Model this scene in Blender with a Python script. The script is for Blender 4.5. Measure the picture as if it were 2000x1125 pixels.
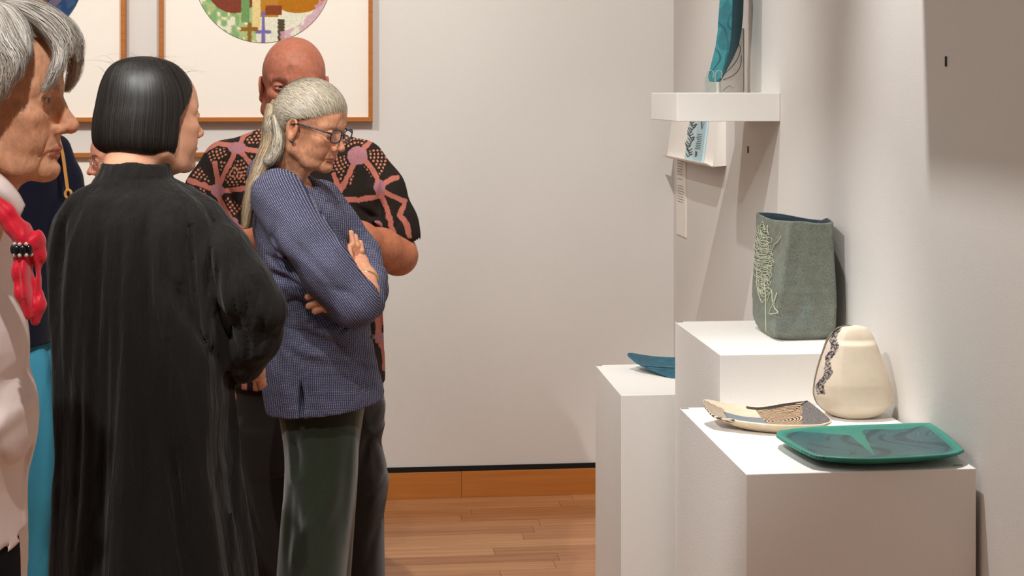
import bpy, math, random
import numpy as np
from mathutils import Matrix, Vector

for o in list(bpy.data.objects): bpy.data.objects.remove(o)
SC = bpy.context.scene
COL = SC.collection
PI = math.pi

# ---------------------------------------------------------------- camera
FPX = 2900.0; VX, VY = 715.0, 185.0; EYE = 1.6
TH = math.atan((1000 - VX) / FPX)
FW = np.array([math.sin(TH), math.cos(TH), 0.0]); RT = np.array([math.cos(TH), -math.sin(TH), 0.0]); UP = np.array([0, 0, 1.0])
cam_d = bpy.data.cameras.new('camera'); cam = bpy.data.objects.new('camera', cam_d); COL.objects.link(cam)
cam.location = (0, 0, EYE); cam.rotation_euler = (PI / 2, 0, -TH)
cam_d.sensor_width = 36; cam_d.lens = FPX / 2000 * 36; cam_d.shift_y = -(562.5 - VY) / 2000
cam_d.clip_start = 0.05; cam_d.clip_end = 60
SC.camera = cam

# ---------------------------------------------------------------- light
SC.view_settings.view_transform = 'Standard'; SC.view_settings.look = 'None'
SC.view_settings.gamma = 1; SC.view_settings.use_curve_mapping = False
SC.view_settings.exposure = 0.08
w = bpy.data.worlds.new('room_light'); SC.world = w; w.use_nodes = True
w.node_tree.nodes['Background'].inputs[0].default_value = (1.0, 0.985, 0.98, 1)
w.node_tree.nodes['Background'].inputs[1].default_value = 0.05

def spot(name, loc, target, power, angle, blend, color, size=0.03):
    d = bpy.data.lights.new(name, 'SPOT'); d.energy = power; d.spot_size = math.radians(angle); d.spot_blend = blend
    d.color = color; d.shadow_soft_size = size
    o = bpy.data.objects.new(name, d); COL.objects.link(o); o.location = loc
    o.rotation_euler = (Vector(target) - Vector(loc)).to_track_quat('-Z', 'Y').to_euler()
    return o
def area(name, loc, target, power, sx, sy, color):
    d = bpy.data.lights.new(name, 'AREA'); d.energy = power; d.shape = 'RECTANGLE'; d.size = sx; d.size_y = sy; d.color = color
    o = bpy.data.objects.new(name, d); COL.objects.link(o); o.location = loc
    o.rotation_euler = (Vector(target) - Vector(loc)).to_track_quat('-Z', 'Y').to_euler()
    return o
WARM = (1.0, 0.985, 0.94); NEUT = (1.0, 1.0, 0.98)
spot('track_spot', (-.63, 4.1, 3.6), (1.1, 4.9, 1.1), 84, 46, .7, NEUT)
spot('track_spot', (-1.4, 1.0, 3.6), (1.0, 4.35, .35), 295, 26, .5, NEUT)
spot('track_spot', (.5, 3.35, 3.7), (1.236, 2.6, .5), 290, 54, .7, NEUT)
spot('track_spot', (.15, 2.9, 3.7), (.1, 5.9, 1.1), 240, 80, .8, WARM)
spot('track_spot', (-1.5, 3.2, 3.7), (-.7, 5.9, 2.0), 170, 50, .7, WARM)
spot('track_spot', (-.2, .3, 3.7), (-.8, 2.5, 1.2), 240, 38, .7, NEUT)  # added to brighten the figures at the left, no such lamp seen
spot('track_spot', (.1, 1.6, 3.7), (-.3, 3.7, 1.2), 130, 32, .8, NEUT)  # unseen lamp added to lift the figures in the middle
area('added_fill', (-2.6, 1.8, 3.85), (-2.6, 1.8, 0), 70, 3.0, 5, NEUT)  # broad soft fill added for the people, not a visible fixture


# ---------------------------------------------------------------- helpers
def L(c):
    return tuple((x / 255 / 12.92 if x <= 10 else ((x / 255 + 0.055) / 1.055) ** 2.4) for x in c)
def hexc(h): return L((int(h[0:2], 16), int(h[2:4], 16), int(h[4:6], 16)))
def A(c): return (c[0], c[1], c[2], 1)

def ray(px, py): return FW + RT * (px - 1000) / FPX + UP * (VY - py) / FPX
CAMP = np.array([0, 0, EYE])
def on_z(px, py, z): r = ray(px, py); return CAMP + r * ((z - EYE) / r[2])
def on_x(px, py, x): r = ray(px, py); return CAMP + r * (x / r[0])
def on_y(px, py, y): r = ray(px, py); return CAMP + r * (y / r[1])
def at_d(px, py, d): return CAMP + ray(px, py) * d

def mat(name, color, rough=0.6, spec=0.5, metal=0, noise=None, bump=None, vcol=False, sheen=0, sss=0, trans=0, ior=1.45, alpha=1, grain=None):
    m = bpy.data.materials.new(name); m.use_nodes = True; nt = m.node_tree; b = nt.nodes['Principled BSDF']
    b.inputs['Roughness'].default_value = rough; b.inputs['Specular IOR Level'].default_value = spec
    b.inputs['Metallic'].default_value = metal; b.inputs['IOR'].default_value = ior
    if trans: b.inputs['Transmission Weight'].default_value = trans
    if alpha < 1: b.inputs['Alpha'].default_value = alpha
    if sheen: b.inputs['Sheen Weight'].default_value = sheen; b.inputs['Sheen Roughness'].default_value = 0.5
    if sss:
        b.inputs['Subsurface Weight'].default_value = sss; b.inputs['Subsurface Radius'].default_value = (1, .35, .2); b.inputs['Subsurface Scale'].default_value = 0.006
    tc = nt.nodes.new('ShaderNodeTexCoord')
    cur = None
    if vcol:
        a = nt.nodes.new('ShaderNodeAttribute'); a.attribute_name = 'paint'; cur = a.outputs['Color']
    else:
        r = nt.nodes.new('ShaderNodeRGB'); r.outputs[0].default_value = A(color); cur = r.outputs[0]
    def mapping(scale, rot=(0, 0, 0)):
        mp = nt.nodes.new('ShaderNodeMapping'); mp.inputs['Scale'].default_value = scale; mp.inputs['Rotation'].default_value = rot
        nt.links.new(tc.outputs['Object'], mp.inputs[0]); return mp.outputs[0]
    for n in (noise or []):                       # (scale vec, detail, low mult, high mult)
        t = nt.nodes.new('ShaderNodeTexNoise'); t.inputs['Scale'].default_value = 1; t.inputs['Detail'].default_value = n[1]
        nt.links.new(mapping(n[0]), t.inputs['Vector'])
        rr = nt.nodes.new('ShaderNodeMapRange'); rr.inputs[1].default_value = 0.3; rr.inputs[2].default_value = 0.7
        rr.inputs[3].default_value = n[2]; rr.inputs[4].default_value = n[3]; nt.links.new(t.outputs[0], rr.inputs[0])
        mx = nt.nodes.new('ShaderNodeVectorMath'); mx.operation = 'SCALE'; nt.links.new(cur, mx.inputs[0]); nt.links.new(rr.outputs[0], mx.inputs['Scale']); cur = mx.outputs[0]
    nt.links.new(cur, b.inputs['Base Color'])
    prev = None
    for bb in (bump or []):                       # (scale vec, detail, strength, distance)
        t = nt.nodes.new('ShaderNodeTexNoise'); t.inputs['Scale'].default_value = 1; t.inputs['Detail'].default_value = bb[1]
        nt.links.new(mapping(bb[0]), t.inputs['Vector'])
        bp = nt.nodes.new('ShaderNodeBump'); bp.inputs['Strength'].default_value = bb[2]; bp.inputs['Distance'].default_value = bb[3]
        nt.links.new(t.outputs[0], bp.inputs['Height'])
        if prev: nt.links.new(prev, bp.inputs['Normal'])
        prev = bp.outputs[0]
    if prev: nt.links.new(prev, b.inputs['Normal'])
    return m

def mesh_np(name, V, Fq, smooth=True, col=None, mats=(), fmat=None, Ft=None):
    """one mesh from numpy vertices and quads (and triangles)"""
    V = np.asarray(V, np.float32); me = bpy.data.meshes.new(name)
    Fq = np.asarray(Fq, np.int32).reshape(-1, 4) if Fq is not None and len(Fq) else np.zeros((0, 4), np.int32)
    Ft = np.asarray(Ft, np.int32).reshape(-1, 3) if Ft is not None and len(Ft) else np.zeros((0, 3), np.int32)
    nq, nt_ = len(Fq), len(Ft)
    me.vertices.add(len(V)); me.vertices.foreach_set('co', V.ravel())
    loops = np.concatenate([Fq.ravel(), Ft.ravel()]); me.loops.add(len(loops)); me.loops.foreach_set('vertex_index', loops)
    me.polygons.add(nq + nt_)
    st = np.concatenate([np.arange(nq) * 4, nq * 4 + np.arange(nt_) * 3]); me.polygons.foreach_set('loop_start', st.astype(np.int32))
    me.polygons.foreach_set('use_smooth', np.full(nq + nt_, smooth))
    for m in mats: me.materials.append(m)
    if fmat is not None: me.polygons.foreach_set('material_index', np.asarray(fmat, np.int32))
    me.update(calc_edges=True); me.validate()
    if col is not None and len(me.vertices) == len(V):
        at = me.color_attributes.new('paint', 'FLOAT_COLOR', 'POINT')
        c = np.ones((len(V), 4), np.float32); c[:, :3] = col; at.data.foreach_set('color', c.ravel())
    return me

def obj(name, me, parent=None, m=None):
    if m is not None and not me.materials: me.materials.append(m)
    o = bpy.data.objects.new(name, me); COL.objects.link(o)
    if parent is not None:
        o.parent = parent
        # vertices are given in world space: bring them into the root's space
        r = parent
        while r.parent is not None: r = r.parent
        if parent is r: o.location = -Vector(r.location)
    return o
def tag(o, label=None, cat=None, group=None, kind=None):
    if label: o['label'] = label
    if cat: o['category'] = cat
    if group: o['group'] = group
    if kind: o['kind'] = kind
    return o
def thing(name, label, cat, loc, group=None):
    o = bpy.data.objects.new(name, None); COL.objects.link(o); o.location = loc; o.empty_display_size = .1
    return tag(o, label, cat, group)

class MB:
    """collects simple shapes, builds one mesh"""
    def __init__(s): s.v = []; s.q = []; s.t = []; s.n = 0
    def add(s, V, q=(), t=()):
        b = s.n; s.v.extend([tuple(map(float, p)) for p in V]); s.n += len(V)
        s.q.extend([tuple(i + b for i in f) for f in q]); s.t.extend([tuple(i + b for i in f) for f in t]); return s
    def hexa(s, P):     # 8 corners: bottom 0-3, top 4-7 counter-clockwise
        return s.add(P, q=[(3, 2, 1, 0), (4, 5, 6, 7), (0, 1, 5, 4), (1, 2, 6, 5), (2, 3, 7, 6), (3, 0, 4, 7)])
    def box(s, a, b):
        x0, y0, z0 = a; x1, y1, z1 = b
        return s.hexa([(x0, y0, z0), (x1, y0, z0), (x1, y1, z0), (x0, y1, z0), (x0, y0, z1), (x1, y0, z1), (x1, y1, z1), (x0, y1, z1)])
    def tube(s, pts, r, n=8, caps=True):
        pts = [np.array(p, float) for p in pts]; N = len(pts); rr = r if hasattr(r, '__len__') else [r] * N
        ring = []; up = None
        for i, p in enumerate(pts):
            t = pts[min(i + 1, N - 1)] - pts[max(i - 1, 0)]; t = t / (np.linalg.norm(t) + 1e-12)
            if up is None:
                a = np.array([0, 0, 1.]) if abs(t[2]) < .9 else np.array([1., 0, 0]); up = np.cross(t, a); up /= np.linalg.norm(up)
            up = up - t * np.dot(up, t); up /= (np.linalg.norm(up) + 1e-12); bi = np.cross(t, up)
            ring += [p + rr[i] * (up * math.cos(2 * PI * k / n) + bi * math.sin(2 * PI * k / n)) for k in range(n)]
        q = [(i * n + k, i * n + (k + 1) % n, (i + 1) * n + (k + 1) % n, (i + 1) * n + k) for i in range(N - 1) for k in range(n)]
        t = []
        if caps:
            ring += [pts[0], pts[-1]]; c0, c1 = N * n, N * n + 1
            t = [(c0, (k + 1) % n, k) for k in range(n)] + [(c1, (N - 1) * n + k, (N - 1) * n + (k + 1) % n) for k in range(n)]
        return s.add(ring, q, t)
    def prism(s, poly, vec):
        n = len(poly); P = [np.array(p, float) for p in poly]; Q = [p + np.array(vec, float) for p in P]
        c0 = sum(P) / n; c1 = sum(Q) / n
        return s.add(P + Q + [c0, c1], [(i, (i + 1) % n, n + (i + 1) % n, n + i) for i in range(n)],
                     [(2 * n, (i + 1) % n, i) for i in range(n)] + [(2 * n + 1, n + i, n + (i + 1) % n) for i in range(n)])
    def sphere(s, c, r, n=12, k=8):
        r = r if hasattr(r, '__len__') else (r, r, r); P = []
        for i in range(1, k):
            a = PI * i / k
            P += [(c[0] + r[0] * math.sin(a) * math.cos(2 * PI * j / n), c[1] + r[1] * math.sin(a) * math.sin(2 * PI * j / n), c[2] + r[2] * math.cos(a)) for j in range(n)]
        P += [(c[0], c[1], c[2] + r[2]), (c[0], c[1], c[2] - r[2])]; T, B = len(P) - 2, len(P) - 1
        return s.add(P, [(i * n + j, (i + 1) * n + j, (i + 1) * n + (j + 1) % n, i * n + (j + 1) % n) for i in range(k - 2) for j in range(n)],
                     [(T, j, (j + 1) % n) for j in range(n)] + [(B, (k - 2) * n + (j + 1) % n, (k - 2) * n + j) for j in range(n)])
    def mesh(s, name='m', smooth=False): return mesh_np(name, s.v, s.q, smooth, Ft=s.t)
    def build(s, name, m, parent=None, smooth=False, bevel=0, segs=2):
        o = obj(name, s.mesh(name, smooth), parent, m)
        if bevel:
            b = o.modifiers.new('bevel', 'BEVEL'); b.width = bevel; b.segments = segs; b.limit_method = 'ANGLE'
        return o

def smoothcurve(pts, n, closed=False):
    """Catmull-Rom resampling"""
    P = np.array(pts, float); N = len(P)
    t = np.linspace(0, N if closed else N - 1, n, endpoint=not closed)
    i = np.floor(t).astype(int)
    if not closed: i = np.minimum(i, N - 2)
    f = (t - i)[:, None]
    g = (lambda k: P[k % N]) if closed else (lambda k: P[np.clip(k, 0, N - 1)])
    a, b, c, d = g(i - 1), g(i), g(i + 1), g(i + 2)
    return 0.5 * ((2 * b) + (-a + c) * f + (2 * a - 5 * b + 4 * c - d) * f ** 2 + (-a + 3 * b - 3 * c + d) * f ** 3)

def hash2(i, j, s=0):
    v = np.sin(i * 127.1 + j * 311.7 + s * 74.7) * 43758.5453
    return v - np.floor(v)
def vnoise(x, y, s=0):
    i = np.floor(x); j = np.floor(y); f = x - i; g = y - j; f = f * f * (3 - 2 * f); g = g * g * (3 - 2 * g)
    return (hash2(i, j, s) * (1 - f) + hash2(i + 1, j, s) * f) * (1 - g) + (hash2(i, j + 1, s) * (1 - f) + hash2(i + 1, j + 1, s) * f) * g
def sstep(a, b, x): t = np.clip((x - a) / (b - a), 0, 1); return t * t * (3 - 2 * t)
def segd(x, y, x0, y0, x1, y1):
    dx, dy = x1 - x0, y1 - y0; t = np.clip(((x - x0) * dx + (y - y0) * dy) / (dx * dx + dy * dy + 1e-12), 0, 1)
    return np.hypot(x - x0 - t * dx, y - y0 - t * dy)
def polyd(x, y, P):
    d = np.full(np.shape(x), 1e9)
    for a, b in zip(P[:-1], P[1:]): d = np.minimum(d, segd(x, y, a[0], a[1], b[0], b[1]))
    return d
# ================================================================ implicit modelling (signed distances + surface nets)
class Field:
    def __init__(s, lo, hi, h):
        s.lo = np.array(lo, np.float32); s.h = h; s.n = np.maximum(4, np.ceil((np.array(hi) - s.lo) / h).astype(int) + 1)
        s.ax = [(s.lo[i] + h * np.arange(s.n[i])).astype(np.float32) for i in range(3)]
        s.D = np.full(s.n, 1.0, np.float32)
    def _sl(s, lo, hi, pad):
        sl = []
        for i in range(3):
            a = int(np.floor((lo[i] - pad - s.lo[i]) / s.h)); b = int(np.ceil((hi[i] + pad - s.lo[i]) / s.h)) + 1
            a = max(a, 0); b = min(b, s.n[i])
            if b <= a: return None
            sl.append(slice(a, b))
        return tuple(sl)
    def _g(s, sl): return s.ax[0][sl[0]][:, None, None], s.ax[1][sl[1]][None, :, None], s.ax[2][sl[2]][None, None, :]
    def _do(s, lo, hi, fn, k, mode):
        sl = s._sl(lo, hi, k + 3 * s.h)
        if sl is None: return
        d = fn(*s._g(sl)).astype(np.float32); D = s.D[sl]
        if mode == 'u':
            if k > 0: hh = np.maximum(k - np.abs(D - d), 0) / k; s.D[sl] = np.minimum(D, d) - hh * hh * k * .25
            else: s.D[sl] = np.minimum(D, d)
        else:       # subtract
            d = -d
            if k > 0: hh = np.maximum(k - np.abs(D - d), 0) / k; s.D[sl] = np.maximum(D, d) + hh * hh * k * .25
            else: s.D[sl] = np.maximum(D, d)
    def ell(s, c, r, k=.01, mode='u', rot=None):
        c = np.array(c, float); r = np.array(r, float); m = r.max()
        R = np.eye(3) if rot is None else np.array(rot)
        def fn(x, y, z):
            X, Y, Z = x - c[0], y - c[1], z - c[2]
            a = (R[0, 0] * X + R[1, 0] * Y + R[2, 0] * Z); b = (R[0, 1] * X + R[1, 1] * Y + R[2, 1] * Z); e = (R[0, 2] * X + R[1, 2] * Y + R[2, 2] * Z)
            k0 = np.sqrt((a / r[0]) ** 2 + (b / r[1]) ** 2 + (e / r[2]) ** 2); k1 = np.sqrt((a / r[0] ** 2) ** 2 + (b / r[1] ** 2) ** 2 + (e / r[2] ** 2) ** 2)
            return k0 * (k0 - 1) / (k1 + 1e-9)
        s._do(c - m, c + m, fn, k, mode)
    def cone(s, a, b, ra, rb, k=.01, mode='u', sq=None):
        a = np.array(a, float); b = np.array(b, float); d = b - a; l2 = d @ d + 1e-12; m = max(ra, rb)
        def fn(x, y, z):
            X, Y, Z = x - a[0], y - a[1], z - a[2]
            t = np.clip((X * d[0] + Y * d[1] + Z * d[2]) / l2, 0, 1)
            return np.sqrt((X - t * d[0]) ** 2 + (Y - t * d[1]) ** 2 + (Z - t * d[2]) ** 2) - (ra + t * (rb - ra))
        s._do(np.minimum(a, b) - m, np.maximum(a, b) + m, fn, k, mode)
    def chain(s, P, R, k=.01, mode='u'):
        for i in range(len(P) - 1): s.cone(P[i], P[i + 1], R[i], R[i + 1], k, mode)
    def loft(s, Z, CX, CY, RX, RY, k=.01, mode='u', p=2.0, smooth=True, fn2=None):
        """stack of (super)ellipses over z; Z ascending"""
        Z = np.array(Z, float); z = s.ax[2]
        f = (lambda a: np.interp(z, Z, a)) if not smooth else (lambda a: _pchip(Z, np.array(a, float), z))
        cx, cy, rx, ry = [f(np.asarray(q) * np.ones(len(Z)))[None, None, :].astype(np.float32) for q in (CX, CY, RX, RY)]
        z0, z1 = Z[0], Z[-1]
        def fn(x, y, zz):
            i0 = int(round((float(zz.ravel()[0]) - s.lo[2]) / s.h)); i1 = i0 + zz.shape[2]
            a, b, c, d = cx[..., i0:i1], cy[..., i0:i1], rx[..., i0:i1], ry[..., i0:i1]
            X = np.abs(x - a) / c; Y = np.abs(y - b) / d
            q = (X ** p + Y ** p) ** (1 / p)
            e = (q - 1) * np.minimum(c, d)
            if fn2 is not None: e = e + fn2(x, y, zz, (x - a) / c, (y - b) / d)
            return np.maximum(e, np.maximum(z0 - zz, zz - z1))
        lo = [min(np.asarray(CX) - np.asarray(RX)) if np.ndim(CX) or np.ndim(RX) else CX - RX, min(np.asarray(CY) - np.asarray(RY)) if np.ndim(CY) or np.ndim(RY) else CY - RY, z0]
        hi = [max(np.asarray(CX) + np.asarray(RX)) if np.ndim(CX) or np.ndim(RX) else CX + RX, max(np.asarray(CY) + np.asarray(RY)) if np.ndim(CY) or np.ndim(RY) else CY + RY, z1]
        s._do(np.array(lo) - .02, np.array(hi) + .02, fn, k, mode)
    def add(s, fn, lo=None, hi=None):      # displacement: D += fn(x,y,z)
        sl = (slice(None),) * 3 if lo is None else s._sl(lo, hi, 0)
        if sl is None: return
        s.D[sl] += fn(*s._g(sl)).astype(np.float32)
    def crease(s, P, width, amp, vlo=-9, vhi=9):
        """groove (amp>0) or ridge (amp<0) along a 3-D polyline"""
        P = [np.array(p, float) for p in P]
        lo = np.min(P, 0) - 3 * width; hi = np.max(P, 0) + 3 * width
        sl = s._sl(lo, hi, 0)
        if sl is None: return
        x, y, z = s._g(sl); best = None
        for a, b in zip(P[:-1], P[1:]):
            d = b - a; t = np.clip(((x - a[0]) * d[0] + (y - a[1]) * d[1] + (z - a[2]) * d[2]) / (d @ d + 1e-12), 0, 1)
            q = (x - a[0] - t * d[0]) ** 2 + (y - a[1] - t * d[1]) ** 2 + (z - a[2] - t * d[2]) ** 2
            best = q if best is None else np.minimum(best, q)
        s.D[sl] += (amp * np.exp(-best / width ** 2)).astype(np.float32)
    def fold(s, P, width, amp, v0=-9, v1=9):
        """groove/ridge seen in the u-w plane, on the side v0<v<v1"""
        P = np.array(P, float); lo = P.min(0) - 3 * width; hi = P.max(0) + 3 * width
        sl = s._sl((lo[0], max(v0, s.lo[1]), lo[1]), (hi[0], min(v1, s.lo[1] + s.h * s.n[1]), hi[1]), 0)
        if sl is None: return
        x, y, z = s._g(sl); q = None; N = len(P) - 1
        for i in range(N):
            a, b = P[i], P[i + 1]; d = b - a; t = np.clip(((x - a[0]) * d[0] + (z - a[1]) * d[1]) / (d @ d + 1e-12), 0, 1)
            e = (x - a[0] - t * d[0]) ** 2 + (z - a[1] - t * d[1]) ** 2
            tt = (i + t) / N; wd = width * (.35 + .65 * np.sin(np.pi * np.clip(tt, .02, .98)))
            g = np.exp(-e / wd ** 2) * np.sin(np.pi * np.clip(tt, .08, .92))
            q = g if q is None else np.maximum(q, g)
        s.D[sl] += (amp * q).astype(np.float32)
    def mesh(s):
        D = s.D.copy(); D[0] = D[-1] = np.maximum(D[0], .001); D[0] = np.maximum(D[0], .001); D[-1] = np.maximum(D[-1], .001)
        D[:, 0] = np.maximum(D[:, 0], .001); D[:, -1] = np.maximum(D[:, -1], .001); D[:, :, 0] = np.maximum(D[:, :, 0], .001); D[:, :, -1] = np.maximum(D[:, :, -1], .001)
        S = D < 0; n = np.array(D.shape) - 1
        inside = np.zeros(n, np.int8); 
        for a in (0, 1):
            for b in (0, 1):
                for c in (0, 1): inside += S[a:n[0] + a, b:n[1] + b, c:n[2] + c]
        act = (inside > 0) & (inside < 8); idx = np.argwhere(act); N = len(idx)
        if N == 0: return np.zeros((0, 3)), np.zeros((0, 4), int)
        vid = np.full(n, -1, np.int64); vid[act] = np.arange(N)
        acc = np.zeros((N, 3)); cnt = np.zeros(N)
        offs = [(a, b, c) for a in (0, 1) for b in (0, 1) for c in (0, 1)]
        val = {o: D[idx[:, 0] + o[0], idx[:, 1] + o[1], idx[:, 2] + o[2]].astype(float) for o in offs}
        for o in offs:
            for ax in range(3):
                if o[ax]: continue
                p = list(o); p[ax] = 1; p = tuple(p); v0, v1 = val[o], val[p]; m = (v0 < 0) != (v1 < 0)
                t = np.where(m, v0 / np.where(m, v0 - v1, 1), 0); pt = np.tile(np.array(o, float), (N, 1)); pt[:, ax] = t
                acc += pt * m[:, None]; cnt += m
        V = s.lo + s.h * (idx + acc / cnt[:, None])
        Q = []
        for ax in range(3):
            a, b = [(1, 2), (2, 0), (0, 1)][ax]
            sh = [slice(1, -1)] * 3; sh[ax] = slice(0, -1); s0 = S[tuple(sh)]; sh2 = list(sh); sh2[ax] = slice(1, None); s1 = S[tuple(sh2)]
            e = np.argwhere(s0 != s1); 
            if not len(e): continue
            flip = s0[s0 != s1]; add = np.ones(3, int); add[ax] = 0; e = e + add
            def g(da, db):
                k = e.copy(); k[:, a] += da; k[:, b] += db; return vid[k[:, 0], k[:, 1], k[:, 2]]
            q = np.stack([g(-1, -1), g(0, -1), g(0, 0), g(-1, 0)], 1)
            q[~flip] = q[~flip][:, ::-1]; Q.append(q)
        return V, np.concatenate(Q)
def _pchip(X, Y, x):
    n = len(X)
    if n < 3: return np.interp(x, X, Y)
    h = np.diff(X); d = np.diff(Y) / h; m = np.zeros(n)
    for i in range(1, n - 1):
        if d[i - 1] * d[i] > 0: w1 = 2 * h[i] + h[i - 1]; w2 = h[i] + 2 * h[i - 1]; m[i] = (w1 + w2) / (w1 / d[i - 1] + w2 / d[i])
    m[0], m[-1] = d[0], d[-1]
    x = np.clip(x, X[0], X[-1]); i = np.clip(np.searchsorted(X, x) - 1, 0, n - 2); t = (x - X[i]) / h[i]
    return (2 * t ** 3 - 3 * t ** 2 + 1) * Y[i] + (t ** 3 - 2 * t ** 2 + t) * h[i] * m[i] + (-2 * t ** 3 + 3 * t ** 2) * Y[i + 1] + (t ** 3 - t ** 2) * h[i] * m[i + 1]
def relax(V, Q, it=1, f=.5):
    V = V.copy()
    e = np.concatenate([Q[:, [0, 1]], Q[:, [1, 2]], Q[:, [2, 3]], Q[:, [3, 0]]])
    for _ in range(it):
        acc = np.zeros_like(V); c = np.bincount(np.concatenate([e[:, 0], e[:, 1]]), minlength=len(V))
        for k in range(3):
            acc[:, k] = np.bincount(e[:, 0], V[e[:, 1], k], len(V)) + np.bincount(e[:, 1], V[e[:, 0], k], len(V))
        V += f * (acc / np.maximum(c, 1)[:, None] - V)
    return V
def split(V, Q):
    """each quad into four"""
    e = np.sort(np.concatenate([Q[:, [0, 1]], Q[:, [1, 2]], Q[:, [2, 3]], Q[:, [3, 0]]]), 1)
    u, inv = np.unique(e, axis=0, return_inverse=True); inv = inv.ravel(); n = len(V); m = len(Q)
    E = (V[u[:, 0]] + V[u[:, 1]]) / 2; C = V[Q].mean(1); E_ = n + inv.reshape(4, m).T; C_ = n + len(u) + np.arange(m)
    W = np.concatenate([V, E, C]); q = np.concatenate([np.stack([Q[:, i], E_[:, i], C_, E_[:, (i + 3) % 4]], 1) for i in range(4)])
    return relax(W, q, 1, .5), q
class Fig:
    """a person's frame: u to the picture's right, v away from the camera, w up; base depth d"""
    def __init__(s, d): s.d = d
    def p(s, px, py, v=0.0):
        D = s.d + v; return np.array([(px - 1000) / FPX * D, v, EYE + (VY - py) / FPX * D])
    def r(s, pix): return pix / FPX * s.d
    def uw(s, pts, v=0): return [s.p(a, b, v)[[0, 2]] for a, b in pts]
    def world(s, V):
        V = np.asarray(V); return V[:, :1] * RT + (s.d + V[:, 1:2]) * FW + V[:, 2:3] * UP
    def pix(s, V):
        D = s.d + V[:, 1]; return 1000 + V[:, 0] / D * FPX, VY - (V[:, 2] - EYE) / D * FPX
    def sil(s, rows, cy=0.0, ry=.15):
        """rows (y, left, right) of an outline seen by the camera -> heights, centres, half widths, half depths of tangent ellipses"""
        rows = rows[::-1]; D = s.d + cy; Z = np.array([EYE + (VY - r[0]) / FPX * D for r in rows]); RY = (ry(Z) if callable(ry) else np.asarray(ry) * np.ones(len(Z)))
        ml = np.array([(r[1] - 1000) / FPX for r in rows]); mr = np.array([(r[2] - 1000) / FPX for r in rows]); rx = (mr - ml) * D / 2
        for _ in range(12):
            tot = (mr - ml) * D; a = np.sqrt(rx ** 2 + mr ** 2 * RY ** 2) + np.sqrt(rx ** 2 + ml ** 2 * RY ** 2); rx = np.maximum(rx * tot / a, .004)
        cx = ml * D + np.sqrt(rx ** 2 + ml ** 2 * RY ** 2)
        return Z, cx, rx, RY
    def zz(s, py, v=0.0): return EYE + (VY - py) / FPX * (s.d + v)
    def bx(s, a, b):
        P = np.array([s.p(x, y, v) for x in (a[0], b[0]) for y in (a[1], b[1]) for v in (a[2], b[2])]); return P.min(0), P.max(0)
    def base(s, px): q = s.p(px, 0); b = s.world(np.array([[q[0], 0, 0]]))[0]; return tuple(b)
# ================================================================ the room
WX, BY = 1.2366, 5.905
M_wall = mat('painted_plaster', L((221, 216, 211)), .75, .25, bump=[((220, 220, 220), 3, .12, .002)], noise=[((1.3, 1.3, 1.3), 2, .975, 1.02)])
M_ceil = mat('ceiling_paint', L((225, 222, 216)), .9)
M_dark = mat('gap_shade', L((14, 12, 11)), .8)
M_white = mat('pedestal_paint', L((238, 234, 229)), .55, .3, bump=[((260, 260, 260), 2, .18, .002), ((40, 40, 40), 2, .05, .003)])
M_metal = mat('brushed_metal', L((120, 112, 104)), .4, metal=.8)

def wood(name, c1, c2, rough):
    m = bpy.data.materials.new(name); m.use_nodes = True; nt = m.node_tree; b = nt.nodes['Principled BSDF']
    tc = nt.nodes.new('ShaderNodeTexCoord'); oi = nt.nodes.new('ShaderNodeObjectInfo')
    add = nt.nodes.new('ShaderNodeVectorMath'); add.operation = 'MULTIPLY_ADD'
    cmb = nt.nodes.new('ShaderNodeCombineXYZ'); [nt.links.new(oi.outputs['Random'], cmb.inputs[i]) for i in range(3)]
    nt.links.new(cmb.outputs[0], add.inputs[0]); add.inputs[1].default_value = (17, 9, 5); nt.links.new(tc.outputs['Object'], add.inputs[2])
    mp = nt.nodes.new('ShaderNodeMapping'); mp.inputs['Scale'].default_value = (2.2, 70, 70); nt.links.new(add.outputs[0], mp.inputs[0])
    t = nt.nodes.new('ShaderNodeTexNoise'); t.inputs['Scale'].default_value = 1; t.inputs['Detail'].default_value = 5; nt.links.new(mp.outputs[0], t.inputs[0])
    mp2 = nt.nodes.new('ShaderNodeMapping'); mp2.inputs['Scale'].default_value = (9, 420, 420); nt.links.new(add.outputs[0], mp2.inputs[0])
    t2 = nt.nodes.new('ShaderNodeTexNoise'); t2.inputs['Scale'].default_value = 1; t2.inputs['Detail'].default_value = 2; nt.links.new(mp2.outputs[0], t2.inputs[0])
    ad = nt.nodes.new('ShaderNodeMath'); ad.operation = 'MULTIPLY_ADD'; nt.links.new(t2.outputs[0], ad.inputs[0]); ad.inputs[1].default_value = .35; nt.links.new(t.outputs[0], ad.inputs[2])
    ad2 = nt.nodes.new('ShaderNodeMath'); ad2.operation = 'MULTIPLY_ADD'; nt.links.new(oi.outputs['Random'], ad2.inputs[0]); ad2.inputs[1].default_value = .55; nt.links.new(ad.outputs[0], ad2.inputs[2])
    r = nt.nodes.new('ShaderNodeMapRange'); r.inputs[1].default_value = .45; r.inputs[2].default_value = 1.45; nt.links.new(ad2.outputs[0], r.inputs[0])
    mx = nt.nodes.new('ShaderNodeMix'); mx.data_type = 'RGBA'; nt.links.new(r.outputs[0], mx.inputs[0]); mx.inputs[6].default_value = A(c1); mx.inputs[7].default_value = A(c2)
    nt.links.new(mx.outputs[2], b.inputs['Base Color']); b.inputs['Roughness'].default_value = rough; b.inputs['Specular IOR Level'].default_value = .35
    return m
M_floor = wood('cherry_floor', L((150, 92, 52)), L((205, 150, 104)), .27)
M_base = wood('cherry_baseboard', L((172, 98, 36)), L((206, 134, 66)), .5)
M_frame = wood('frame_wood', L((150, 84, 30)), L((190, 118, 52)), .4)

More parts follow.
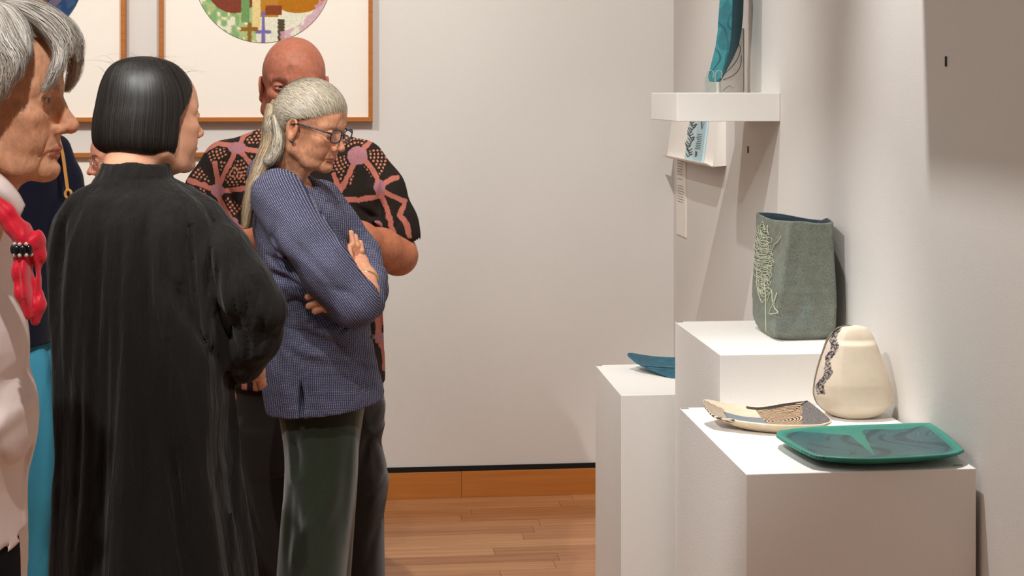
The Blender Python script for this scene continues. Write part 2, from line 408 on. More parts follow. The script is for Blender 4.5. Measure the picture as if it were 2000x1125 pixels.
def struct(name, mb, m, parent=None, bevel=0):
    o = mb.build(name, m, parent, bevel=bevel)
    if parent is None: o['kind'] = 'structure'
    return o
floor = struct('floor', MB().box((-6, -3, -.1), (WX + .2, BY + .2, -.012)), M_floor)
struct('ceiling', MB().box((-6, -3, 3.9), (WX + .2, BY + .2, 4.0)), M_ceil)
struct('wall_back', MB().box((-6, BY, -.05), (WX + .2, BY + .15, 3.9)), M_wall)
wr = struct('wall_right', MB().box((WX, -3, -.05), (WX + .15, BY, 3.9)), M_wall)
struct('wall_left', MB().box((-6.15, -3, -.05), (-6, BY + .2, 3.9)), M_wall)
struct('wall_front', MB().box((-6.15, -3.15, -.05), (WX + .2, -3, 3.9)), M_wall)
# floor planks, one object each
rng = random.Random(4)
PW = .083; y = BY - .014; row = 0; base_me = {}
while y > 3.4:
    x = WX - .014
    x -= rng.uniform(0, .5); xs = [WX - .014]
    while xs[-1] > -3.0: xs.append(xs[-1] - (rng.uniform(.35, .9) if len(xs) == 1 else rng.uniform(.7, 1.6)))
    for a, b in zip(xs[:-1], xs[1:]):
        struct('plank', MB().box((b + .0006, y - PW + .0006, -.012), (a - .0006, y - .0006, rng.uniform(-.0004, 0))), M_floor, floor)
    y -= PW; row += 1
# remaining floor towards the camera
struct('planking', MB().box((-3, -3, -.012), (WX - .014, y, -.0002)), M_floor, floor)['kind'] = 'stuff'
# baseboard: near-black strip painted as the shade of the gap above, boards with a butt joint
bb = tag(obj('baseboard_back', MB().box((-6, BY - .006, .098), (WX, BY, .122)).mesh(), None, M_dark), kind='structure')
jx = on_y(901, 940, BY)[0]
for x0, x1 in ((-6, -2.2), (-2.2, jx), (jx, WX - .012)):
    struct('board', MB().box((x0 + .0005, BY - .016, 0), (x1 - .0005, BY, .102)), M_base, bb, bevel=.001)
b2 = tag(obj('baseboard_right', MB().box((WX - .006, -3, .098), (WX, BY - .006, .122)).mesh(), None, M_dark), kind='structure')
for y0, y1 in ((-3, 1.2), (1.2, BY - .016)):
    struct('board', MB().box((WX - .012, y0, 0), (WX, y1 - .0005, .102)), M_base, b2, bevel=.001)
# ================================================================ framed prints on the back wall
M_mat = mat('mat_board', L((244, 236, 224)), .8, .2)
M_print = mat('print_ink', (1, 1, 1), .75, .2, vcol=True, noise=[((160, 160, 160), 2, .88, 1.1)])
def bpx(px, py): p = on_y(px, py, BY); return p[0], p[2]
def disc_paint(seed):
    def f(x, z):          # unit disc coordinates, z up
        n = vnoise(x * 3 + seed * 7, z * 3, seed); n2 = vnoise(x * 14, z * 14, seed + 3)
        C = np.zeros(x.shape + (3,)); c = lambda *h: np.array(L(h))
        def put(mask, col, a=1.0):
            mk = np.clip(mask, 0, 1)[..., None] * a; C[:] = C * (1 - mk) + np.array(col) * mk
        if seed == 1:
            C[:] = c(225, 222, 200)
            put((x < -.1) * (n2 > .3), c(150, 175, 95), .8); put((x < -.35) * (n2 > .5), c(120, 168, 110), .8)
            put(((x + .42) ** 2 / .17 + (z + .12) ** 2 / .2 < 1), c(128, 62, 44))
            put(((x - .5) ** 2 / .22 + (z + .2) ** 2 / .13 < 1), c(178, 112, 22))
            put(((x - .5) ** 2 / .2 + (z + .1) ** 2 / .016 < 1), c(64, 84, 98))
            put((np.abs(x - .05) < .17) * (z > -.62), c(182, 126, 44)); put((np.abs(x + .1) < .06) * (z > -.8), c(224, 202, 140))
            put((np.abs(x + .26) < .06) * (z > -.7), c(112, 150, 92))
            put((np.abs(x - .02) < .05) * (z > -.35), c(222, 214, 196)); put((np.abs(z + .32) < .03) * (np.abs(x) < .12), c(240, 236, 226))
            put((np.abs(x) < .025) * (z < -.55), c(120, 105, 165)); put((np.abs(z + .84) < .025) * (np.abs(x) < .12), c(120, 105, 165))
            put((np.abs(x + .2) < .03) * (z < -.7), c(146, 100, 34)); put((np.abs(z + .8) < .03) * (np.abs(x + .2) < .13), c(146, 100, 34))
            put((np.abs(x - .26) < .05) * (z < -.65), c(84, 70, 52)); put((np.abs(x - .15) < .12) * (np.abs(z + .52) < .07), c(134, 66, 36))
            put((np.abs(z - .28) < .06), c(150, 140, 90), .6); put(((x + .1) ** 2 + (z - .62) ** 2 < .08), c(176, 70, 46))
            put(((x - .42) ** 2 + (z - .5) ** 2 < .07), c(92, 130, 120))
            put((np.hypot(x, z) > .86 + .06 * vnoise(x * 20, z * 20, 7)) * (x > .25) * (n2 > .3), c(204, 158, 176), .8)
        else:
            C[:] = c(40, 66, 104)
            put((n2 > .62), c(70, 94, 128), .5)
            put((x < .42 - .5 * (z + .3)), c(122, 84, 58)); put((x < -.1 + .2 * z), c(96, 88, 54)); put((n2 > .55) * (x < -.2), c(170, 160, 110), .7)
            put(((x - .32) ** 2 / .03 + (z + .1) ** 2 / .14 < 1), c(176, 126, 48)); put(((x + .02) ** 2 / .03 + (z + .22) ** 2 / .05 < 1), c(212, 142, 158))
            put((x - z > .92) * (x - z < 1.08) * (x < .8) * (x > .3), c(112, 98, 110), .8)
            put(((x - .75) ** 2 / .1 + (z - .1) ** 2 / .05 < 1), c(172, 148, 96)); put(((x - .45) ** 2 + (z - .12) ** 2 < .012), c(130, 190, 140))
            put(((x + .3) ** 2 + (z - .5) ** 2 < .1), c(190, 90, 60)); put((np.abs(z - .62) < .07) * (x > 0), c(210, 190, 130))
        return C
    return f
def framed(px0, px1, py0, py1, label, seed, cpx, cpy, rpx):
    """outer frame edges in the photograph's pixels, all on the back wall"""
    yf = BY - .045
    s = FPX / BY
    x0 = on_y(px0, 200, yf)[0]; x1 = on_y(px1, 200, yf)[0]; z1 = on_y(700, py0, yf)[2]; z0 = on_y(700, py1, yf)[2]
    r = thing('framed_print', label, 'framed print', ((x0 + x1) / 2, BY, z0))
    f = .0165
    fr = MB().box((x0, yf, z0), (x1, BY, z0 + f)).box((x0, yf, z1 - f), (x1, BY, z1)).box((x0, yf, z0 + f), (x0 + f, BY, z1 - f)).box((x1 - f, yf, z0 + f), (x1, BY, z1 - f))
    fr.build('frame', M_frame, r, bevel=.0008)
    MB().box((x0 + f, BY - .02, z0 + f), (x1 - f, BY - .002, z1 - f)).build('mat_board', M_mat, r)
    cx = on_y(cpx, 100, BY)[0]; cz = on_y(700, cpy, BY)[2]; R = rpx / s
    n, k = 150, 300; A_, B_ = np.meshgrid(np.linspace(0, 1, n), np.arange(k) * 2 * PI / k, indexing='ij')
    X = A_ * np.cos(B_); Z = A_ * np.sin(B_); C = disc_paint(seed)(X, Z)
    V = np.stack([cx + X * R, np.full_like(X, BY - .0215), cz + Z * R], -1).reshape(-1, 3)
    i, j = np.meshgrid(np.arange(n - 1), np.arange(k), indexing='ij'); q = np.stack([i * k + j, i * k + (j + 1) % k, (i + 1) * k + (j + 1) % k, (i + 1) * k + j], -1).reshape(-1, 4)
    o = obj('round_print', mesh_np('round_print', V, q, False, C.reshape(-1, 3), (M_print,)), r)
    rim = MB().tube([(cx + R * math.cos(a), BY - .021, cz + R * math.sin(a)) for a in np.linspace(0, 2 * PI, 65)], .0012, 5, False).build('paper_edge', M_metal, o)
    return r
framed(310, 728, -333, 237, 'upper wood framed round print in green, brown and ochre, above the bald man', 1, 515, -47, 131)
framed(-173, 244, -333, 237, 'upper wood framed round print in blue and brown at the left edge', 2, 28, -47, 131)
framed(310, 728, 297, 850, 'lower wood framed print mostly hidden behind the bald man', 1, 515, 573, 131)
framed(-173, 244, 297, 850, 'lower wood framed print mostly hidden behind the women at the left', 2, 28, 573, 131)
M_card = mat('label_card', L((240, 234, 226)), .7, .2); M_ink = mat('ink', L((70, 62, 56)), .8)
# ================================================================ pedestals, shelf, ceramics
def pedestal(x0, y0, y1, h, label, clips):
    r = thing('pedestal', label, 'pedestal', ((x0 + WX) / 2, (y0 + y1) / 2, 0))
    MB().box((x0, y0, .0), (WX - .0125, y1, h)).build('body', M_white, r, bevel=.0022, segs=3)
    for cx, cy in clips:
        MB().box((cx, cy, h), (cx + .018, cy + .008, h + .0015)).build('corner_clip', mat('clip_grey', L((150, 146, 142)), .4), r)
    return r
H1 = .847; P1X, P1Y0, P1Y1 = .751, 2.887, 3.516
pedestal(P1X, P1Y0, P1Y1, H1, 'low white pedestal nearest the camera holding the pear vase and two plates', [(P1X + .001, P1Y1 - .016), (WX - .05, P1Y0 + .02)])
P2X, P2Y0, P2Y1, H2 = .851, 3.518, 4.045, .972
pedestal(P2X, P2Y0, P2Y1, H2, 'tallest white pedestal in the middle carrying the grey green slab vase', [(P2X + .001, P2Y1 - .016)])
P3Y0, P3Y1 = 4.10, 4.566
q = on_y(1213, 772, P3Y0); P3X, H3 = q[0], q[2]
pedestal(P3X, P3Y0, P3Y1, H3, 'narrow white pedestal at the back under the blue bowl', [(P3X + .001, P3Y1 - .016)])

# wall shelf
S0 = on_x(1524, 181, WX); SY0 = S0[1]; SX = on_y(1322, 200, SY0)[0]; SY1 = on_x(1272, 200, SX)[1]; SZ1 = S0[2]; SZ0 = SZ1 - .086
sh = thing('wall_shelf', 'thick white floating shelf holding the curved teal vase', 'shelf', (WX, SY0, SZ0))
MB().box((SX, SY0, SZ0), (WX - .0005, SY1, SZ1)).build('board', M_white, sh, bevel=.002)
# second shelf, out of view above, whose shadow falls on the wall at the upper right
sh2 = thing('wall_shelf', 'thick white floating shelf just above the right edge of the view', 'shelf', (WX, 2.6, 2.37))
MB().box((WX - .31, 2.3, 2.37), (WX - .0005, 3.25, 2.456)).build('board', M_white, sh2, bevel=.002)

def clip_slot(px, py):
    p = on_x(px, py, WX); s = .022
    return tag(MB().box((WX - .004, p[1] - .0018, p[2] - s / 2), (WX, p[1] + .0018, p[2] + s / 2)).build('wall_clip', mat('clip_dark', L((52, 44, 40)), .5), None, bevel=.0008), None, 'wall clip')
tag(clip_slot(1849, 120), 'tiny dark metal clip on the right wall inside the large shadow at top right')
tag(clip_slot(1462, 292), 'tiny dark metal clip on the wall in the shadow below the floating shelf')

# reading ledge with booklet under the shelf
M_ledge = mat('ledge_card', L((246, 240, 232)), .5, .3)
yn, yf_ = 5.02, 5.80
lb = on_y(1392, 326, yn); lt = on_y(1422, 225, yn)
XB, ZB = lb[0], lb[2]
XT, ZT = WX - .016, 1.60
lg = thing('reading_ledge', 'white sloping reading ledge on the wall behind the floating shelf', 'ledge', (WX, yn, ZB))
def slab(x0, z0, x1, z1, th, ya, yb):      # thin panel from bottom line to top line
    return MB().hexa([(x0, ya, z0), (x0 + th, ya, z0), (x0 + th, yb, z0), (x0, yb, z0), (x1, ya, z1), (x1 + th, ya, z1), (x1 + th, yb, z1), (x1, yb, z1)])
slab(XB, ZB, XT, ZT, .004, yn, yf_).build('sloping_panel', M_ledge, lg)
MB().hexa([(XB + .003, yn + .001, ZB), (WX - .001, yn + .001, ZB + .004), (WX - .001, yn + .004, ZB + .004), (XB + .003, yn + .004, ZB), (XT, yn + .001, ZT), (WX - .001, yn + .001, ZT), (WX - .001, yn + .004, ZT), (XT, yn + .004, ZT)]).build('side_panel', M_ledge, lg)
MB().hexa([(XB - .022, yn, ZB + .010), (XB + .004, yn, ZB - .002), (XB + .004, yf_, ZB - .002), (XB - .022, yf_, ZB + .010), (XB - .022, yn, ZB + .013), (XB + .004, yn, ZB + .002), (XB + .004, yf_, ZB + .002), (XB - .022, yf_, ZB + .013)]).build('lip', M_ledge, lg)
# booklet lying on the slope: pale blue cover with a dark feather drawing
def slope(px, py, off=-.003):       # pixel -> point on the sloping panel
    r_ = ray(px, py); k = (XT - XB) / (ZT - ZB)          # x = XB+off + k (z-ZB)
    t = (XB + off + k * (EYE - ZB)) / (r_[0] - k * r_[2]); return CAMP + r_ * t
ya, yb = slope(1366, 313)[1], slope(1337, 303)[1]
M_cover = mat('booklet_cover', L((188, 214, 220)), .5); M_cov2 = mat('booklet_panel', L((172, 200, 208)), .5)
bk = thing('booklet', 'pale blue booklet with dark feather drawing standing on the reading ledge', 'booklet', tuple(slope(1352, 308)))
def sl(y, t, off):                  # y along wall, t = 0..1 up the slope
    return np.array([XB + off + (XT - XB) * t, y, ZB + (ZT - ZB) * t])
YA, YB = slope(1374, 312)[1], slope(1340, 304)[1]
def sq(y0, y1, t0, t1, o0, o1):
    return MB().hexa([sl(y0, t0, o0), sl(y1, t0, o0), sl(y1, t0, o1), sl(y0, t0, o1), sl(y0, t1, o0), sl(y1, t1, o0), sl(y1, t1, o1), sl(y0, t1, o1)])
sq(YA, YB, .03, .93, -.008, -.001).build('pages', M_cover, bk)
sq(YA + .005, YA + (YB - YA) * .5, .04, .92, -.0086, -.008).build('cover_panel', M_cov2, bk)
ft = MB(); rg = random.Random(3)
def stroke(mb, y0, t0, y1, t1, w):
    a, b = sl(y0, t0, -.009), sl(y1, t1, -.009); d = b - a; d /= np.linalg.norm(d) + 1e-9; n = np.cross(d, np.array([-1, 0, .45])); n /= np.linalg.norm(n); n *= w
    mb.add([a - n, b - n, b + n, a + n], [(0, 1, 2, 3)])
for i in range(26):
    t = .08 + i * .031; yc = YB - (YB - YA) * (.2 + .1 * math.sin(i))
    for sgn in (-1, 1): stroke(ft, yc, t, yc + sgn * (YB - YA) * rg.uniform(.1, .2), t + rg.uniform(.02, .06), .0018)
for i in range(5): stroke(ft, YA + .3 * (YB - YA), .12 + i * .012, YA + .42 * (YB - YA), .1 + i * .02, .0016)
for i in range(9): stroke(ft, YA + .16 * (YB - YA), .22 + .026 * i, YA + rg.uniform(.38, .46) * (YB - YA), .22 + .026 * i, .0012)
for i in range(6): stroke(ft, YA + .22 * (YB - YA), .5, YA + (.1 + .07 * i) * (YB - YA), .62 + .03 * i, .0012)
ft.build('feather_drawing', M_ink, bk)

# long wall text label near the corner
ly0, ly1 = on_x(1341, 400, WX)[1], on_x(1323, 400, WX)[1]; lz0 = on_x(1341, 464, WX)[2]; lz1 = lz0 + .42
tl = thing('wall_text_label', 'tall narrow white text panel near the room corner under the reading ledge', 'label', (WX, ly0, lz0))
MB().box((WX - .004, ly0, lz0), (WX, ly1, lz1)).build('panel', M_card, tl)
tx = MB()
rg = random.Random(8); zz = lz1 - .10
while zz > lz0 + .13:
    yy = ly1 - .02; ye = ly0 + rg.uniform(.025, .06)
    if rg.random() < .12: zz -= .008; continue
    while yy > ye:
        wl = rg.uniform(.006, .02); tx.box((WX - .0046, max(yy - wl, ye), zz), (WX - .004, yy, zz + .0022)); yy -= wl + .003
    zz -= .0105
tx.build('text_lines', mat('grey_ink', L((128, 118, 112)), .8), tl)['kind'] = 'stuff'
p = on_x(1236, 362, 2)
# ---- helper: open dish from a rim outline
def dish(name, rim, foot_c, foot_s, zf, depth, th, m, parent, nr=60, paint=None, power=2.2, rise=1.6):
    """rim: (n,3) closed curve; the inside sinks by depth; underside tapers to a foot"""
    rim = np.array(rim); n = len(rim); c = rim.mean(0); V = []; C = []
    T = np.linspace(0, 1, nr)
    def ringat(f): return c + (rim - c) * f
    top = []
    for t in T:                                             # centre -> rim (inside surface)
        R_ = ringat(t).copy(); zc = rim[:, 2].min() - depth; e = t ** power
        R_[:, 2] = zc * (1 - e) + (rim[:, 2]) * e; top.append(R_)
    lip = []
    for a in (.25, .5, .75, 1.0):                           # rounded lip
        R_ = ringat(1 + .0).copy(); out = (rim - c); out[:, 2] = 0; out /= np.linalg.norm(out, axis=1)[:, None]
        R_ = R_ + out * th * .5 * math.sin(a * PI); R_[:, 2] -= th * .5 * (1 - math.cos(a * PI)); lip.append(R_)
    und = []
    foot = np.array([foot_c[0], foot_c[1], zf]) + (rim - c) * foot_s; foot[:, 2] = zf
    rb = lip[-1]
    for t in np.linspace(.08, 1, 14):
        R_ = rb * (1 - t) + foot * t; R_[:, 2] = rb[:, 2] * (1 - t ** rise) + zf * t ** rise if rise > 1 else rb[:, 2] + (zf - rb[:, 2]) * t ** rise
        und.append(R_)
    und.append(np.tile(foot.mean(0), (n, 1)))
    rings = top + lip + und
    V = np.concatenate(rings); k = len(rings)
    i, j = np.meshgrid(np.arange(k - 1), np.arange(n), indexing='ij')
    q = np.stack([i * n + j, i * n + (j + 1) % n, (i + 1) * n + (j + 1) % n, (i + 1) * n + j], -1).reshape(-1, 4)
    S = np.repeat(np.concatenate([T, np.full(len(rings) - nr, 2.0)]), n)
    col = paint(V, S, c) if paint else None
    return obj(name, mesh_np(name, V, q, True, col, (m,)), parent)
def loopcurve(pix, zfun, n=240, lift=None):
    P = smoothcurve(pix, n, True)
    return P
def rot2(x, y, a): return x * math.cos(a) + y * math.sin(a), -x * math.sin(a) + y * math.cos(a)

# ---- teal platter
M_glaze = mat('ceramic_glaze', (1, 1, 1), .38, .5, vcol=True, bump=[((500, 500, 500), 2, .06, .001)], noise=[((60, 60, 60), 3, .93, 1.06)])
M_glaze_dull = mat('ceramic_dull', (1, 1, 1), .62, .4, vcol=True, bump=[((420, 420, 420), 3, .15, .001)], noise=[((45, 45, 45), 4, .86, 1.1)])
zr = H1 + .030
pix = [(1519, 847), (1530, 840), (1600, 833), (1700, 829), (1800, 826), (1822, 829), (1850, 850), (1876, 873), (1877, 879), (1850, 886), (1760, 892), (1680, 894), (1600, 889), (1575, 882), (1545, 866), (1524, 853)]
rim = np.array([on_z(a, b, zr) for a, b in smoothcurve(pix, 320, True)])
def paint_teal(V, S, c):
    x = V[:, 0] - c[0]; y = V[:, 1] - c[1]; px = 1000 + FPX * ((V - CAMP) @ RT) / ((V - CAMP) @ FW); py = VY - FPX * (V[:, 2] - EYE) / ((V - CAMP) @ FW)
    C = np.tile(np.array(L((40, 124, 108))), (len(V), 1)); dark = np.array(L((34, 62, 78))); lite = np.array(L((30, 112, 106)))
    # panels in plate coordinates (metres)
    wob = .02 * (vnoise(x * 18, y * 18, 4) - .5)
    a1, b1 = x + .045 - .35 * y + wob * .4, y
    left = (px < 1660 + (py - 850) * 1.2) & (S < .90) & (py > 841 + (px - 1545) * .08)
    right = (px > 1684 + (py - 842) * .53) & (S < .90) & (py > 843 - (px - 1684) * .10 + 3 * np.sin(px * .04))
    # concentric wood-like lines
    d1 = np.hypot((x + .07) * 1.0, (y + .03) * 1.6) + wob; d2 = np.hypot((x - .05), (y - .10) * 1.3) + wob * 1.3; d3 = np.hypot(x - .03, (y + .09) * 1.2) + wob
    dd = np.minimum(d2, d3 + .01)
    l1 = .5 + .5 * np.sin(d1 * 2 * PI / .0092); l2 = .5 + .5 * np.sin(dd * 2 * PI / .0095)
    m = (left | right)[:, None].astype(float) * .82; C = C * (1 - m) + np.array(L((52, 92, 96))) * m
    st = vnoise(x * 60 + 2 * np.sin(y * 30), y * 14, 8) > .66
    m = np.maximum(left * sstep(.35, .65, l1), right * sstep(.35, .65, l2))[:, None] * .8; C = C * (1 - m) + dark * m
    m = ((left | right) & st)[:, None] * .7; C = C * (1 - m) + np.array(L((28, 50, 62))) * m
    edge = ((S > .95) & (S < 1.5))[:, None] * .35; C = C * (1 - edge) + np.array(L((60, 160, 140))) * edge
    mark = (S > 1.5) & (px > 1562) & (px < 1612) & (py > 872) & (np.sin(px * 1.1) > .1)
    C[mark] = np.array(L((20, 70, 72))); return C
tp = thing('platter', 'flat teal glazed platter with dark wood grain lines at the front of the low pedestal', 'platter', tuple(rim.mean(0)[:2]) + (H1,))
dish('plate', rim, (rim.mean(0)[0], rim.mean(0)[1]), .60, H1 + .0005, .012, .007, M_glaze, tp, nr=110, paint=paint_teal, power=3.2, rise=.8)

# ---- cream dish with prints
pz = lambda a, b, h: on_z(a, b, H1 + h)
tips = [((1374, 783), .052), ((1380, 795), .044), ((1398, 812), .032), ((1432, 818), .030), ((1450, 822), .028), ((1520, 829), .026), ((1590, 829), .026), ((1612, 826), .030), ((1622, 820), .032), ((1608, 806), .034), ((1580, 784), .040), ((1570, 783), .040), ((1520, 789), .030), ((1470, 791), .026), ((1420, 787), .036), ((1382, 780), .052)]
Pp = smoothcurve([(a, b, h) for (a, b), h in tips], 300, True)
rim = np.array([pz(*r_) for r_ in Pp])
def paint_cream(V, S, c):
    D = (V - CAMP) @ FW; px = 1000 + FPX * ((V - CAMP) @ RT) / D; py = VY - FPX * (V[:, 2] - EYE) / D
    x = V[:, 0] - c[0]; y = V[:, 1] - c[1]
    cream = np.array(L((226, 206, 178))); C = np.tile(cream, (len(V), 1)); wob = .004 * (vnoise(x * 90, y * 90, 2) - .5)
    blue = (x < .03) & (x > -.09) & (y < .035) & (y > -.14) & (S < .96); C[blue] = L((116, 128, 138))
    d = np.hypot((x - .035), (y - .0) * 1.3) + wob; ln = np.sin(d * 2 * PI / .0085) > -.1
    pr = (x > .0) & (x < .085 + .3 * y) & (np.abs(y) < .085) & (S < .96)
    C[pr] = L((214, 178, 140)); C[pr & ln] = L((44, 38, 36))
    rt = (x >= .085 + .3 * y) & (x < .2) & (np.abs(y) < .15) & (S < 1.0); C[rt] = L((126, 120, 118)); C[rt & (np.sin((x * .7 + y) * 2 * PI / .009 + wob * 300) > .1)] = L((62, 58, 58))
    C[(y > .085) & (S < 1)] = L((228, 208, 186)); bd = (np.abs(y - .093 + .1 * x) < .007) & (x > -.02) & (S < 1); C[bd] = L((48, 42, 40))
    lt = (x < -.085) & (y < .05) & (S > .55) & (np.sin((x + 2 * y) * 2 * PI / .014) > 0); C[lt] = L((84, 72, 64))
    return C
cd = thing('dish', 'cream square dish with brown and blue prints beside the pear vase', 'dish', tuple(rim.mean(0)[:2]) + (H1,))
cc = rim.mean(0)
dish('bowl', rim, (on_z(1510, 838, H1)[0], on_z(1510, 838, H1)[1]), .46, H1 + .0005, .014, .006, M_glaze, cd, nr=120, paint=paint_cream, power=2.4, rise=.75)

# ---- blue boat-shaped bowl
zt = H3
tips = [((1227, 691), .052), ((1236, 700), .040), ((1252, 710), .030), ((1285, 714), .026), ((1330, 716), .026), ((1375, 716), .03), ((1420, 712), .045), ((1432, 704), .05), ((1415, 697), .05), ((1370, 698), .03), ((1320, 698), .027), ((1280, 696), .030), ((1250, 692), .040), ((1233, 689), .052)]
rim = np.array([on_z(a, b, zt + h) for a, b, h in smoothcurve([(a, b, h) for (a, b), h in tips], 200, True)])
M_bluebowl = mat('blue_glaze', L((44, 94, 112)), .5, .5, noise=[((40, 40, 40), 4, .72, 1.2)], bump=[((300, 300, 300), 3, .15, .001)])
bb_ = thing('bowl', 'dark blue boat shaped bowl on the narrow back pedestal', 'bowl', tuple(rim.mean(0)[:2]) + (zt,))
fc = on_z(1335, 738, zt)
dish('bowl_body', rim, (fc[0], fc[1]), .38, zt + .0005, .020, .006, M_bluebowl, bb_, nr=40, power=2.0, rise=.85)

# ---- pear shaped vase (closed form)
rows = [(636, 1657, 1678), (639, 1642, 1690), (646, 1631, 1698), (656, 1622, 1705), (670, 1614, 1711), (690, 1607, 1718), (712, 1600, 1726), (735, 1594, 1734), (757, 1590, 1740), (776, 1589, 1743), (790, 1593, 1741), (803, 1602, 1732), (812, 1612, 1722), (818, 1622, 1712), (821.5, 1632, 1702)]
b0 = on_z(1668, 821.5, H1); pd = (b0 - CAMP) @ FW + .043; G = Fig(pd)
Zs = []; Cx = []; Rx = []
for y_, xl, xr in rows[::-1]:
    a, b = G.p(xl, y_), G.p(xr, y_); Zs.append(a[2]); Cx.append((a[0] + b[0]) / 2); Rx.append((b[0] - a[0]) / 2)
Zs = np.array(Zs); Zs = H1 + (Zs - Zs[0]) * ((Zs[-1] - H1) / (Zs[-1] - Zs[0]))
na, nz = 160, 120; zg = np.concatenate([[Zs[0]], np.linspace(Zs[0], Zs[-1], nz)[1:]])
# denser at the ends
tt = .5 - .5 * np.cos(np.linspace(0, PI, nz)); zg = Zs[0] + (Zs[-1] - Zs[0]) * tt
cx, rx = _pchip(Zs, np.array(Cx), zg), _pchip(Zs, np.array(Rx), zg)
ry = np.minimum(rx * .70, .062)
ang = np.arange(na) * 2 * PI / na
V = []; 
for k in range(nz):
    ca, sa = np.cos(ang), np.sin(ang); t = (zg[k] - Zs[0]) / (Zs[-1] - Zs[0])
    X = np.sign(ca) * np.abs(ca) ** .92 * rx[k]; Y = np.sign(sa) * np.abs(sa) ** .92 * ry[k]
    # cut facets: slanted top facet towards the camera, edge on the left side
    lim = -(.052 - .0 * t)
    topf = sstep(.80, .86, t); Y = np.where(Y < 0, Y * (1 - .22 * topf), Y)
    lf = X / rx[k]; Y = Y + np.where((Y < 0) & (lf < -.45), (.016 * (-.45 - lf)) * 1.6, 0)
    V.append(np.stack([cx[k] + X, Y, np.full(na, zg[k])], 1))
V = np.concatenate(V + [np.array([[cx[0], 0, zg[0]], [cx[-1], 0, zg[-1] + .0005]])])
i, j = np.meshgrid(np.arange(nz - 1), np.arange(na), indexing='ij'); q = np.stack([i * na + j, i * na + (j + 1) % na, (i + 1) * na + (j + 1) % na, (i + 1) * na + j], -1).reshape(-1, 4)
ja = np.arange(na); t_ = np.concatenate([np.stack([(ja + 1) % na, ja, np.full(na, nz * na)], 1), np.stack([(nz - 1) * na + ja, (nz - 1) * na + (ja + 1) % na, np.full(na, nz * na + 1)], 1)])
px, py = G.pix(V); cream = np.array(L((222, 206, 184))); C = np.tile(cream, (len(V), 1))
tpos = (py - 640) / 130.0; xa = 1629 - 33 * tpos + 4 * np.sin(py * .09); xb = 1644 - 34 * tpos + 5 * np.sin(py * .13 + 1)
band = (px > xa - 3) & (px < xb) & (py > 641) & (py < 770) & (V[:, 1] < .01)
cell = vnoise(px * .9 + 3 * np.sin(py * .2), py * .55, 6); ln = np.abs(cell - .5) < .2
C[band] = L((184, 170, 158)); C[band & ln] = L((58, 52, 58))
C[(px < xb - 16) & (py > 650) & (py < 800)] = L((214, 198, 182))
pv = thing('pear_vase', 'cream pear shaped ceramic vase with a dark printed strip down its left side', 'vase', tuple(G.world(np.array([[cx[0], 0, H1]]))[0]))
M_cream = mat('cream_clay', (1, 1, 1), .5, .4, vcol=True, noise=[((30, 30, 30), 3, .95, 1.04)], bump=[((300, 300, 300), 3, .08, .001)])
obj('vase_body', mesh_np('vase_body', G.world(V), q, True, C, (M_cream,), Ft=t_), pv)

# ---- tall slab vase
C0b, C1b, C2b = on_z(1512, 667, H2), on_z(1634, 664, H2), on_z(1469, 640, H2)
C3b = C1b + (C2b - C0b) * .95
def lifted(base, px_, py_): D = (base - CAMP) @ FW; return at_d(px_, py_, D)
C0t, C1t, C2t = lifted(C0b, 1544, 433), lifted(C1b, 1628, 433), lifted(C2b, 1475, 417)
C3t = lifted(C3b, 1606, 431)
ns, nz = 30, 90; cb = [C0b, C1b, C3b, C2b]; ct = [C0t, C1t, C3t, C2t]; V = []; 
cen_b = sum(cb) / 4; cen_t = sum(ct) / 4
def quadring(P, rnd):
    out = []
    for k in range(4):
        a, b = P[k], P[(k + 1) % 4]
        for f in np.linspace(0, 1, ns, endpoint=False): out.append(a * (1 - f) + b * f)
    out = np.array(out); c = out.mean(0)
    w_ = max(1, int(rnd * ns));
    k = np.ones(2 * w_ + 1) / (2 * w_ + 1); pad = np.concatenate([out[-w_:], out, out[:w_]])
    return np.stack([np.convolve(pad[:, i], k, 'valid') for i in range(3)], 1)
rng_ = []
for k in range(nz):
    t = k / (nz - 1); s_ = t ** 1.0
    P = [cb[i] * (1 - s_) + ct[i] * s_ for i in range(4)]
    R_ = quadring(P, .05 * (1 - t) + .03 + .22 * max(0, 1 - t / .12)); c = R_.mean(0)
    bul = .045 * math.sin(PI * min(1, t * 1.15)) * (1 - t) * 1.6; base_in = -.10 * max(0, 1 - t / .10) ** 2
    R_[:, :2] = c[:2] + (R_[:, :2] - c[:2]) * (1 + bul + base_in)
    # wavy uneven rim
    R_[:, 2] += (.004 * np.sin(np.linspace(0, 6 * PI, len(R_)) + 1) - .004 * np.cos(np.linspace(0, 2 * PI, len(R_)))) * t ** 6
    rng_.append(R_)
inner = []
for k in range(nz - 1, 8, -4):
    R_ = rng_[k].copy(); c = R_.mean(0); R_[:, :2] = c[:2] + (R_[:, :2] - c[:2]) * .93; inner.append(R_)
lipr = rng_[-1].copy(); c = lipr.mean(0); lipr[:, :2] = c[:2] + (lipr[:, :2] - c[:2]) * .965; lipr[:, 2] += .0015
rings = [np.tile(rng_[0].mean(0), (4 * ns, 1))] + rng_ + [lipr] + inner + [np.tile(inner[-1].mean(0), (4 * ns, 1))]
V = np.concatenate(rings); n = 4 * ns; k = len(rings)
i, j = np.meshgrid(np.arange(k - 1), np.arange(n), indexing='ij'); q = np.stack([i * n + j, i * n + (j + 1) % n, (i + 1) * n + (j + 1) % n, (i + 1) * n + j], -1).reshape(-1, 4)
C = np.tile(np.array(L((118, 123, 112))), (len(V), 1)); inn = np.zeros(len(V), bool); inn[(1 + nz + 1) * n:] = True; C[inn] = L((48, 66, 78)); C[(1 + nz) * n:(2 + nz) * n] = L((96, 104, 98))
